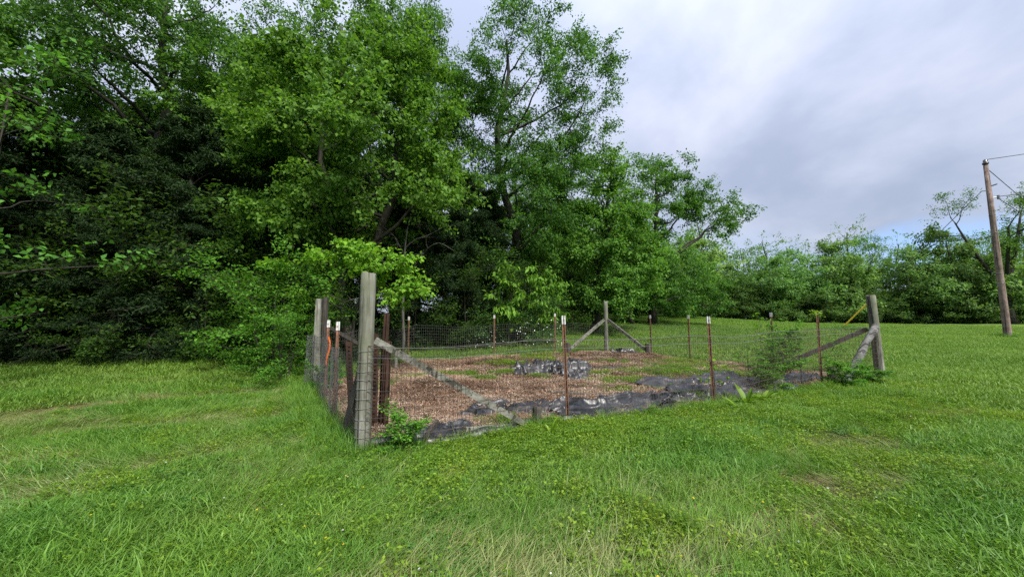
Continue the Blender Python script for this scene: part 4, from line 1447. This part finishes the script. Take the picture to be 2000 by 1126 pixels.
finish(t, principled(t, t.ramp(n1, [(0.3, (0.20, 0.14, 0.10)), (0.7, (0.42, 0.33, 0.25))]), 0.9, 0.2, bump(t, n1, .5, .02)))
M['stone'] = m
for (x, y, s, lb) in ((-1.84, 10.85, .11, "pale tan stone lying alone on the mulch"), (-2.5, 7.6, .07, "small pale stone near the left fence"), (.3, 12.0, .07, "small pale stone before the straw mound"), (2.75, 10.3, .06, "small pale stone on the grassy middle of the bed"), (-.6, 6.0, .05, "small pale stone under the sawn brace"), (1.9, 5.95, .06, "pale stone at the front edge of the bed")):
    bm_ = MB()
    r2 = np.random.RandomState(int(s * 1000) + int(abs(x) * 9))
    nr, ns = 6, 9
    V = [(0, 0, s * .55)]
    for i in range(1, nr):
        th = i * PI / nr
        for j in range(ns):
            a = j * 2 * PI / ns
            q = s * (1 + r2.normal(0, .10))
            V.append((q * math.sin(th) * math.cos(a) * 1.2, q * math.sin(th) * math.sin(a), q * math.cos(th) * .55))
    V.append((0, 0, -s * .55))
    F = [(0, 1 + j, 1 + (j + 1) % ns) for j in range(ns)]
    for i in range(nr - 2):
        for j in range(ns):
            F.append((1 + i * ns + j, 1 + (i + 1) * ns + j, 1 + (i + 1) * ns + (j + 1) % ns, 1 + i * ns + (j + 1) % ns))
    e = 1 + (nr - 1) * ns
    F += [(e, e - ns + (j + 1) % ns, e - ns + j) for j in range(ns)]
    bm_.add(V, F)
    o = bm_.build('field_stone', M['stone'])
    o.location = (x, y, float(bed_z(x, y)) + s * .2)
    tag(o, lb, 'stone', "stones on the bed")

# ------------------------------------------------------------------ dead branches
dt = empty('dead_tree', at(-4.1, 14.0))
tag(dt, "leafless pale dead tree with one long arching branch before the dark cedars", 'tree')
mb = MB()
r2 = np.random.RandomState(6)
mb.tube(bend((0, 0, 0), (.05, 0, 1), 5.6, 8, r2, 0, .08), np.linspace(.07, .02, 9), 7)
mb.build('trunk', M['bark_grey'], dt, True)
for (z, az, el, L, up) in ((2.9, .15, 1.05, 3.6, -.16), (3.2, 2.9, .6, 2.6, -.14), (3.8, 2.4, .9, 2.2, -.10), (4.2, .6, .8, 1.9, -.05), (2.2, 3.4, .3, 2.4, -.12)):
    mb = MB()
    d = (math.cos(az) * math.cos(el), math.sin(az) * math.cos(el) * .5 - .2, math.sin(el))
    p = bend((0, 0, z), d, L, 10, r2, up, .13)
    mb.tube(p, np.linspace(.026, .006, 11), 5)
    for q in range(7):
        i = r2.randint(3, 10)
        mb.tube(bend(p[i], r2.normal(0, 1, 3) + [d[0], 0, .2], r2.uniform(.4, .9), 4, r2, -.08, .2), np.linspace(.009, .003, 5), 4)
    mb.build('branch', M['bark_grey'], dt)

# ------------------------------------------------------------------ utility pole, its guy wire and lines
PX, PY = 32.1, 24.05
up_ = empty('utility_pole', at(PX, PY, 0))
tag(up_, "brown wooden utility pole standing alone in the open field", 'utility pole')
mb = MB()
mb.tube([(0, 0, -.3), (0, 0, 0), (0, 0, 4), (0, 0, 8), (0, 0, 11.55)], [.19, .185, .165, .145, .115], 14)
mb.build('pole', M['pole'], up_, True)
mb = MB()
mb.tube([(0, 0, 11.5), (0, 0, 11.62), (0, 0, 11.63), (0, 0, 11.75), (0, 0, 11.76), (0, 0, 11.90), (0, 0, 11.98)], [.10, .10, .15, .15, .10, .11, .04], 10)
mb.build('top_insulator', M['insul'], up_, True)
mb = MB()
bar(mb, (-.05, -.2, 10.05), (-.10, -.52, 10.05), .06, .06)
mb.tube([(.17, 0, 9.30), (.42, -.12, 9.30)], .035, 6)
mb.tube([(.42, -.12, 9.17), (.42, -.12, 9.43)], [.07, .07], 8)
bar(mb, (-.17, 0, 9.78), (-.42, .05, 9.78), .05, .05)
bar(mb, (-.16, -.1, 11.2), (-.30, -.12, 11.2), .04, .04)
mb.build('bracket', M['steel'], up_)
mb = MB()
for z in (8.1, 6.9, 4.2, 3.55):
    an = np.linspace(0, 2 * PI, 15)
    r_ = .19 - .0057 * z
    mb.tube(np.stack([r_ * np.cos(an), r_ * np.sin(an), z + 0 * an], 1), .018, 4)
mb.build('steel_band', M['steel'], up_)
gzp = gz(PX, PY)


def line(name, p, q, sag, label, cat='power line', r=.022):
    p, q = np.array(p), np.array(q)
    tt = np.linspace(0, 1, 24)[:, None]
    P = p + (q - p) * tt
    P[:, 2] -= sag * 4 * (tt * (1 - tt))[:, 0]
    mb = MB()
    mb.tube(P, r, 4)
    return tag(mb.build(name, M['cable']), label, cat, "lines on the utility pole" if cat == 'power line' else None)


line('power_line', (PX, PY, gzp + 11.95), (70, 12, gzp + 17.5), .8, "topmost power line running from the pole top up to the right")
line('power_line', (PX + .42, PY - .12, gzp + 9.35), (70, 10, gzp + 14.2), .8, "power line rising to the right from the side insulator")
line('power_line', (PX + .2, PY, gzp + 11.2), (132, 79, gzp + 12.5), .9, "power line sloping away to the right below the pole top")
line('power_line', (PX + .42, PY - .12, gzp + 9.2), (132, 76, gzp + 9.8), .9, "lowest power line sloping away to the right")
GX, GY = 26.7, 30.2
ggz = gz(GX, GY)
gw = empty('guy_wire', (GX, GY, ggz))
tag(gw, "guy wire with a yellow guard slanting from the field up to the utility pole", 'guy wire')
e = np.array((PX - .42 - GX, PY + .05 - GY, gzp + 9.78 - ggz))
mb = MB()
mb.tube([np.zeros(3) - e * .01, e], .018, 4)
mb.build('cable', M['cable'], gw)
mb = MB()
mb.tube([e * .035, e * .26], .055, 8)
mb.build('yellow_guard', M['yellow'], gw)


# ------------------------------------------------------------------ ground cover
def scatter(name, label, pts, rot, scl, protos, choice):
    me = bpy.data.meshes.new(name)
    me.vertices.add(len(pts))
    me.vertices.foreach_set('co', np.asarray(pts, np.float32).reshape(-1))
    me.attributes.new('rot', 'FLOAT_VECTOR', 'POINT').data.foreach_set('vector', np.asarray(rot, np.float32).reshape(-1))
    me.attributes.new('scl', 'FLOAT', 'POINT').data.foreach_set('value', np.asarray(scl, np.float32))
    me.attributes.new('idx', 'INT', 'POINT').data.foreach_set('value', np.asarray(choice, np.int32))
    o = link(name, me)
    c = bpy.data.collections.new(name + "_clumps")
    for i, pm in enumerate(protos):
        po = bpy.data.objects.new("%s_clump_%02d" % (name, i), pm)
        c.objects.link(po)
    ng = bpy.data.node_groups.new(name + "_spread", 'GeometryNodeTree')
    ng.interface.new_socket('Geometry', in_out='INPUT', socket_type='NodeSocketGeometry')
    ng.interface.new_socket('Geometry', in_out='OUTPUT', socket_type='NodeSocketGeometry')
    N, L = ng.nodes, ng.links
    gi, go = N.new('NodeGroupInput'), N.new('NodeGroupOutput')
    iop = N.new('GeometryNodeInstanceOnPoints')
    ci = N.new('GeometryNodeCollectionInfo')
    ci.inputs['Collection'].default_value = c
    ci.inputs['Separate Children'].default_value = True
    ci.inputs['Reset Children'].default_value = True

    def attr(nm, typ):
        a = N.new('GeometryNodeInputNamedAttribute')
        a.data_type = typ
        a.inputs['Name'].default_value = nm
        return a.outputs['Attribute']
    L.new(gi.outputs[0], iop.inputs['Points'])
    L.new(ci.outputs[0], iop.inputs['Instance'])
    iop.inputs['Pick Instance'].default_value = True
    L.new(attr('idx', 'INT'), iop.inputs['Instance Index'])
    L.new(attr('rot', 'FLOAT_VECTOR'), iop.inputs['Rotation'])
    L.new(attr('scl', 'FLOAT'), iop.inputs['Scale'])
    L.new(iop.outputs[0], go.inputs[0])
    md = o.modifiers.new('spread', 'NODES')
    md.node_group = ng
    return tag(o, label, kind='stuff')


def blades(seed, n, radius, l0, l1, wid, lean, bend_, name, mat, dirn=None, dspread=PI, tmean=.45, tip=.12):
    r2 = np.random.RandomState(seed)
    a = r2.uniform(0, 2 * PI, n)
    q = radius * np.sqrt(r2.uniform(0, 1, n))
    base = np.stack([q * np.cos(a), q * np.sin(a), np.full(n, -.008)], 1)
    az = r2.uniform(0, 2 * PI, n) if dirn is None else dirn + r2.normal(0, dspread, n)
    th = np.abs(r2.normal(lean[0], lean[1], n))
    L = r2.uniform(l0, l1, n)
    w_ = wid * r2.uniform(.6, 1.3, n)
    tw = az + r2.normal(0, .5, n) + PI / 2
    S = np.stack([np.cos(tw), np.sin(tw), np.zeros(n)], 1)
    P = base
    V = []
    ws = [1.0, .95, .7, tip]
    for k in range(3):
        thk = np.clip(th + bend_ * k * r2.uniform(.5, 1.4, n), 0, 1.75)
        d = np.stack([np.cos(az) * np.sin(thk), np.sin(az) * np.sin(thk), np.cos(thk)], 1)
        P2 = P + d * (L / 3)[:, None]
        P2[:, 2] = np.maximum(P2[:, 2], .008)
        V.append(np.stack([P - S * (w_ * ws[k] / 2)[:, None], P + S * (w_ * ws[k] / 2)[:, None], P2 + S * (w_ * ws[k + 1] / 2)[:, None], P2 - S * (w_ * ws[k + 1] / 2)[:, None]], 1))
        P = P2
    tone = np.clip(r2.normal(tmean, .22, n), 0, 1)
    return poly_mesh(name, np.concatenate(V), 4, M[mat], np.tile(tone, 3))


def leaflets(seed, n, radius, z0, z1, sz, name, mat, stemmed=True, tri=False, tmean=.5, dome=0.0):
    r2 = np.random.RandomState(seed)
    a = r2.uniform(0, 2 * PI, n)
    q = radius * np.sqrt(r2.uniform(0, 1, n))
    z = r2.uniform(z0, z1, n) * (1 - dome * (q / radius) ** 2)
    P = np.stack([q * np.cos(a), q * np.sin(a), z], 1)
    out, tn = [], []
    tone = np.clip(r2.normal(tmean, .22, n), 0, 1)
    reps = 3 if tri else 1
    az0 = r2.uniform(0, 2 * PI, n)
    for k in range(reps):
        az = az0 + k * 2.094
        D = np.stack([np.cos(az), np.sin(az), r2.normal(.1, .35, n)], 1)
        N_ = np.array([0, 0, 1.0]) + r2.normal(0, .35, (n, 3))
        ln = sz * r2.uniform(.7, 1.3, n)
        out.append(leaf_quads(r2, P, D, N_, ln, ln * (.85 if tri else .5), .1, .1))
        tn.append(tone)
    if stemmed:
        w_ = np.full((n, 1), .0011)
        S = np.stack([np.cos(az0), np.sin(az0), 0 * az0], 1)
        B = P * [.85, .85, 0]
        out.append(np.stack([B - S * w_, B + S * w_, P + S * w_, P - S * w_], 1))
        tn.append(tone * .6)
    return poly_mesh(name, np.concatenate(out), 4, M[mat], np.concatenate(tn))


turf = [blades(200 + i, 95, .17, .035, .105, .0052, (.5, .45), .5, "turf_clump", 'grass') for i in range(5)]
comb = [blades(220 + i, 60, .20, .09, .21, .0058, (.85, .35), .35, "combed_clump", 'grass', dirn=0, dspread=.7, tmean=.55) for i in range(3)]
lush = [leaflets(230 + i, 130, .15, .01, .11, .026, "weed_clump", 'grass_lush') for i in range(3)] + [leaflets(240 + i, 60, .10, .02, .20, .030, "weed_stem_clump", 'grass_lush', dome=.5) for i in range(2)]
clov = [leaflets(250 + i, 60, .16, .015, .06, .019, "clover_clump", 'clover', True, True) for i in range(3)]
pale = [blades(260 + i, 38, .24, .12, .32, .0055, (1.28, .16), .10, "lying_clump", 'grass_pale', dirn=0, dspread=.55) for i in range(4)]
thatch = [blades(265 + i, 40, .22, .08, .22, .0055, (1.3, .16), .10, "thatch_clump", 'thatch', dirn=0, dspread=.8) for i in range(3)]
tall = [blades(270 + i, 42, .12, .20, .46, .0062, (.18, .16), .30, "tall_clump", 'grass', tmean=.6) for i in range(3)]
farg = [blades(280 + i, 90, .42, .07, .16, .014, (.5, .35), .4, "field_clump", 'grass_far') for i in range(4)]
strw = [blades(290 + i, 75, .22, .04, .17, .0085, (1.38, .16), .05, "straw_clump", 'straw', tip=.9) for i in range(4)]
chip = [leaflets(300 + i, 55, .24, .004, .03, .045, "bark_chip_clump", 'straw', False, tmean=.35) for i in range(2)]

S = np.random.RandomState(77)


def polar(n, r0, r1, amax, decay=1.0, full=5.0):
    """points on the ground, even up to `full` metres from the viewpoint and thinning beyond"""
    rr = np.linspace(r0, r1, 600)
    dens = rr * np.where(rr < full, 1.0, (full / rr) ** decay)
    cdf = np.cumsum(dens)
    cdf /= cdf[-1]
    r = np.interp(S.rand(n), cdf, rr)
    a = S.uniform(-amax, amax, n)
    return r * np.sin(a), r * np.cos(a)


def place(x, y, s0, s1, nproto, tilt=.12, az=None, dz=0.0, zf=None):
    n = len(x)
    z = (ground_z(x, y) if zf is None else zf(x, y)) + dz
    rot = np.stack([S.normal(0, tilt, n), S.normal(0, tilt, n), S.uniform(0, 2 * PI, n) if az is None else az], 1)
    return np.stack([x, y, z], 1), rot, S.uniform(s0, s1, n), S.randint(0, nproto, n)


def front_dist(x, y):
    """distance outside the front fence"""
    return np.where(in_poly(x, y, BED), -1, seg_dist(x, y, CA, CD))


def flow(x, y):
    return .45 + PI * (vnoise(x, y, .5, 3) > .5) + 1.1 * (fnoise(x, y, .6, 31) - .5) * 2


def strips(x, y):
    u = x * .90 + y * .436
    v = -x * .436 + y * .90
    return fnoise(u * .22, v * 1.25 + .5 * fnoise(u, v, .3, 7), 1.0, 21)


def track(x, y):
    v = -x * .436 + y * .90
    wv = .12 * np.sin(x * .9) + .25 * (fnoise(x, y, .5, 88) - .5)
    return ((np.abs(v + wv - 2.55) < .14) | (np.abs(v + wv - 1.15) < .13)) & (x > -.8)


def lawn(x, y):
    return ~in_poly(x, y, BED) & (y < wood_edge(x) - .1)


def bare(x, y):
    d = np.minimum(np.hypot((x + 2.15) / 1.2, (y - 3.55) / .5), np.hypot((x - 2.0) / .8, (y - 2.7) / .3))
    return d + .8 * (fnoise(x, y, 3, 77) - .5) < .75


# short turf
x, y = polar(34000, 1.5, 15, 1.12, 1.0, 4.0)
k = lawn(x, y) & ~(bare(x, y) & (S.rand(len(x)) < .8)) & ~(track(x, y) & (S.rand(len(x)) < .55))
x, y = x[k], y[k]
hm = (.25 + 1.0 * fnoise(x, y, 1.5, 41)) * np.where(np.hypot(x + 1.72, y - 4.2) < .35, .45, 1) + 1.0 * np.clip((strips(x, y) - .5) * 5, -.35, 1)
p = place(x, y, .8, 1.15, 5)
scatter('lawn_grass', "short uneven green lawn grass round the garden", p[0], p[1], p[2] * hm, turf, p[3])
# combed mown blades
x, y = polar(15000, 1.5, 14, 1.2, 1.0, 4.0)
k = lawn(x, y) & ((strips(x, y) > .52) | (fnoise(x, y, .8, 51) > .60))
x, y = x[k], y[k]
p = place(x, y, .7, 1.15, 3, .08, flow(x, y) + S.normal(0, .3, len(x)))
scatter('combed_grass', "longer green blades combed flat by mowing", *p[:3], comb, p[3])
# pale lying clippings in swaths
x, y = polar(30000, 1.5, 15, 1.2, 1.0, 4.0)
sw = fnoise(x * .8 + y * .35, y * 1.0 - x * .5, .55, 61)
k = lawn(x, y) & ((np.abs(strips(x, y) - .45) < .075) | (sw > .66) | (np.hypot((x + .2) / 1.6, (y - 3.9) / .45) < 1) & (S.rand(len(x)) < .6) | (np.hypot((x - 6.0) / .45, (y - 6.7) / .3) < 1) | (bare(x, y) & (S.rand(len(x)) < .3)))
k &= S.rand(len(x)) < .6
x, y = x[k], y[k]
p = place(x, y, .55, 1.1, 4, .07, flow(x, y) + S.normal(0, .45, len(x)), .015)
scatter('grass_clippings', "pale cut grass lying in swaths on the lawn", *p[:3], pale, p[3])
# dry thatch showing between the blades
x, y = polar(14000, 1.5, 12, 1.12, 1.0, 4.0)
k = lawn(x, y) & ((S.rand(len(x)) < .16) | bare(x, y) | (track(x, y) & (S.rand(len(x)) < .6)) | ((fnoise(x, y, .9, 131) > .60) & (S.rand(len(x)) < .7)))
x, y = x[k], y[k]
p = place(x, y, .5, .95, 3, .06, flow(x, y) + S.normal(0, .8, len(x)), .02)
scatter('dry_thatch', "dry brown thatch matted between the green blades", *p[:3], thatch, p[3])
# leafy weeds, thickest along the front fence
x, y = polar(42000, 1.5, 14, 1.12, 1.0, 4.0)
fd = front_dist(x, y)
wgt = np.clip(1.25 - np.abs(fd - .65) / .95, 0, 1) * (x > -1.0) * .95 + (.10 + .55 * (fnoise(x, y, .8, 71) > .60)) * np.clip((x + 2.5) / 3, .3, 1) + .7 * (seg_dist(x, y, CA, CB) < .5)
k = lawn(x, y) & (S.rand(len(x)) < wgt * .8)
k &= ~(track(x, y) & (S.rand(len(x)) < .7))
x, y = x[k], y[k]
p = place(x, y, .45, 1.15, 5)
scatter('weed_cover', "bright small leaved weeds thick along the front fence", *p[:3], lush, p[3])
# clover
x, y = polar(15000, 1.5, 9, 1.2, 1.0, 4.0)
k = lawn(x, y) & (fnoise(x, y, .8, 81) > .60) & (y < 6)
x, y = x[k], y[k]
p = place(x, y, .7, 1.2, 3)
scatter('clover_patches', "dark green clover patches in the front lawn", *p[:3], clov, p[3])
# tall grass at fences, posts and the wood's edge
x, y = polar(42000, 2.5, 18, 1.15, .6, 6.0)
dfence = bed_edge_dist(x, y)
lw = np.exp(-(seg_dist(x + .3, y, CA, CB) / .30) ** 2) * .75 + np.exp(-((front_dist(x, y) - .10) / .13) ** 2) * .48 + .35 * np.exp(-(seg_dist(x, y, CC, CD) / .3) ** 2) + .5 * np.exp(-(seg_dist(x, y, CB2, CC) / .5) ** 2)
lw += 1.4 * np.exp(-((x - 9.75) ** 2 + (y - 9.6) ** 2) / .12) + .5 * np.exp(-((x + 1.9) ** 2 + (y - 4.2) ** 2) / .3) + .10 * (fnoise(x, y, .6, 91) > .62)
for (qx, qy, qa) in ((.86, 5.75, .5), (3.78, 6.98, .6), (7.44, 8.9, .6), (-1.95, 4.35, .7), (-1.45, 4.45, .9), (9.9, 9.85, 1.2), (.36, 5.3, .5), (-2.9, 5.6, .8), (-4.5, 8.1, .8)):
    lw += qa * np.exp(-((x - qx) ** 2 + (y - qy) ** 2) / .035)
lw += .55 * np.exp(-((y - wood_edge(x) + .5) / .8) ** 2) * (x < 3)
k = ~in_poly(x, y, BED) & (S.rand(len(x)) < lw * .85)
x, y = x[k], y[k]
p = place(x, y, .3, .78, 3, .16)
p = (p[0], p[1], p[2] * (1 + .15 * (seg_dist(x + .2, y, CA, CB) < .45)), p[3])
scatter('tall_grass', "tall unmown grass standing along the fences and wood edge", *p[:3], tall, p[3])
an = S.uniform(0, 2 * PI, 60)
rq = S.uniform(.15, .75, 60)
x, y = PX + rq * np.cos(an), PY + rq * np.sin(an)
p = place(x, y, .5, 1.1, 3, .16)
scatter('pole_foot_grass', "unmown grass tuft round the utility pole foot", *p[:3], tall, p[3])
x, y = GX + S.normal(0, .9, 140), GY + S.normal(0, .35, 140)
p = place(x, y, .7, 1.4, 3, .16)
scatter('guy_foot_grass', "dark unmown grass round the guy wire anchor", *p[:3], tall, p[3])
# the field beyond
x, y = polar(52000, 11, 60, 1.05, 1.1, 14)
k = lawn(x, y) & (y < 60)
x, y = x[k], y[k]
p = place(x, y, .6, 1.25, 4, .08)
scatter('field_grass', "mown field grass running up to the far trees", p[0], p[1], p[2] * (.7 + .6 * fnoise(x, y, .25, 15)), farg, p[3])
# low growth and litter under the trees
x, y = polar(16000, 11, 34, 1.2, .6, 16)
k = (y > wood_edge(x) - .6) & (x < 9) & (fnoise(x, y, .5, 12) > .42)
x, y = x[k], y[k]
p = place(x, y, 1.2, 2.8, 5)
scatter('undergrowth', "dim low leafy growth under the woodland trees", *p[:3], lush, p[3])
# straw and chips on the bed
bx_ = S.uniform(-4.8, 10, 26000)
by_ = S.uniform(4.3, 15.6, 26000)
k = in_poly(bx_, by_, BED) & (bed_edge_dist(bx_, by_) > .1) & (S.rand(26000) < np.clip(9 / np.hypot(bx_, by_), .3, 1))
x, y = bx_[k], by_[k]
cl = np.ones(len(x), bool)
for (qx, qy, qa, qb, qr) in SHEETS:
    du, dv = (x - qx) * math.cos(qr) + (y - qy) * math.sin(qr), -(x - qx) * math.sin(qr) + (y - qy) * math.cos(qr)
    cl &= ~((abs(du) < qa * .95) & (abs(dv) < qb * .95)) | (S.rand(len(x)) < .10)
x, y = x[cl], y[cl]
k = fnoise(x, y, 1.2, 14) > .40
p = place(x[k], y[k], .6, 1.2, 4, .12, None, .004, bed_z)
scatter('straw_litter', "reddish tan straw strewn over the garden bed", *p[:3], strw, p[3])
k = S.rand(len(x)) < .22
p = place(x[k], y[k], .5, 1.2, 2, .1, None, .004, bed_z)
scatter('bark_chips', "brown bark chips scattered over the garden bed", *p[:3], chip, p[3])
# grass patches growing through the mulch
PT = [(5.6, 12.6, .8, .3, .8), (-3.0, 8.6, .4, .3, .6), (3.4, 12.6, .6, .2, .5), (-1.6, 10.0, .55, .22, 1), (-.2, 10.4, .30, .2, 1), (.74, 9.9, .25, .2, 1), (2.3, 10.2, .3, .25, .7), (-.3, 11.8, .7, .25, .8), (1.0, 12.6, .5, .3, .9), (-.7, 9.5, .35, .25, .5), (4.2, 10.4, 1.2, .5, .55), (3.0, 9.2, .9, .35, .45),
      (5.2, 11.6, 1.0, .5, .5), (2.4, 8.2, .6, .3, .3), (-2.4, 9.6, .4, .2, .5), (6.2, 10.4, .8, .5, .6), (-.15, 5.75, .3, .15, .5), (4.0, 7.7, .5, .25, .5), (1.2, 13.7, .5, .25, .8), (.2, 13.6, .6, .2, .8)]
xs, ys = [], []
for (cx, cy, a, b, d) in PT:
    nn_ = int(260 * a * b * 4 * d)
    xs.append(cx + S.normal(0, a * .6, nn_))
    ys.append(cy + S.normal(0, b * .6, nn_))
x, y = np.concatenate(xs), np.concatenate(ys)
k = in_poly(x, y, BED)
x, y = x[k], y[k]
p = place(x, y, .55, 1.15, 5, .12, None, 0, bed_z)
scatter('bed_weeds', "green grass tufts growing through the mulch", *p[:3], turf[:3] + lush[:2], p[3])
# flowers
r2 = np.random.RandomState(5)


def flower(name, mat, sz, n, h):
    a = np.arange(n) * 2 * PI / n
    P = np.tile([0, 0, h], (n, 1))
    D = np.stack([np.cos(a), np.sin(a), np.full(n, .5)], 1)
    V = leaf_quads(r2, P, D, np.tile([0, 0, 1.], (n, 1)), np.full(n, sz), np.full(n, sz * .8), .1, .1)
    return poly_mesh(name, V, 4, M[mat])


x, y = polar(3200, 1.6, 11, 1.15, 1.0, 4)
k = lawn(x, y) & ((fnoise(x, y, .6, 19) > .55) | (np.abs(front_dist(x, y) - .6) < .5)) & (S.rand(len(x)) < .3)
x, y = x[k], y[k]
p = place(x, y, .6, 1.0, 2, .2)
scatter('yellow_flowers', "tiny yellow flowers dotted in the grass", *p[:3], [flower("buttercup", 'petal_y', .011, 5, .11), flower("dandelion", 'petal_y', .013, 8, .08)], p[3])
x, y = polar(260, 1.6, 9, 1.15, 1.0, 4)
k = lawn(x, y) & (S.rand(len(x)) < .5)
x, y = x[k], y[k]
p = place(x, y, .8, 1.3, 1, .2)
scatter('white_clover_flowers', "white clover heads dotted in the grass", *p[:3], [flower("clover_head", 'petal_w', .009, 9, .08)], p[3])
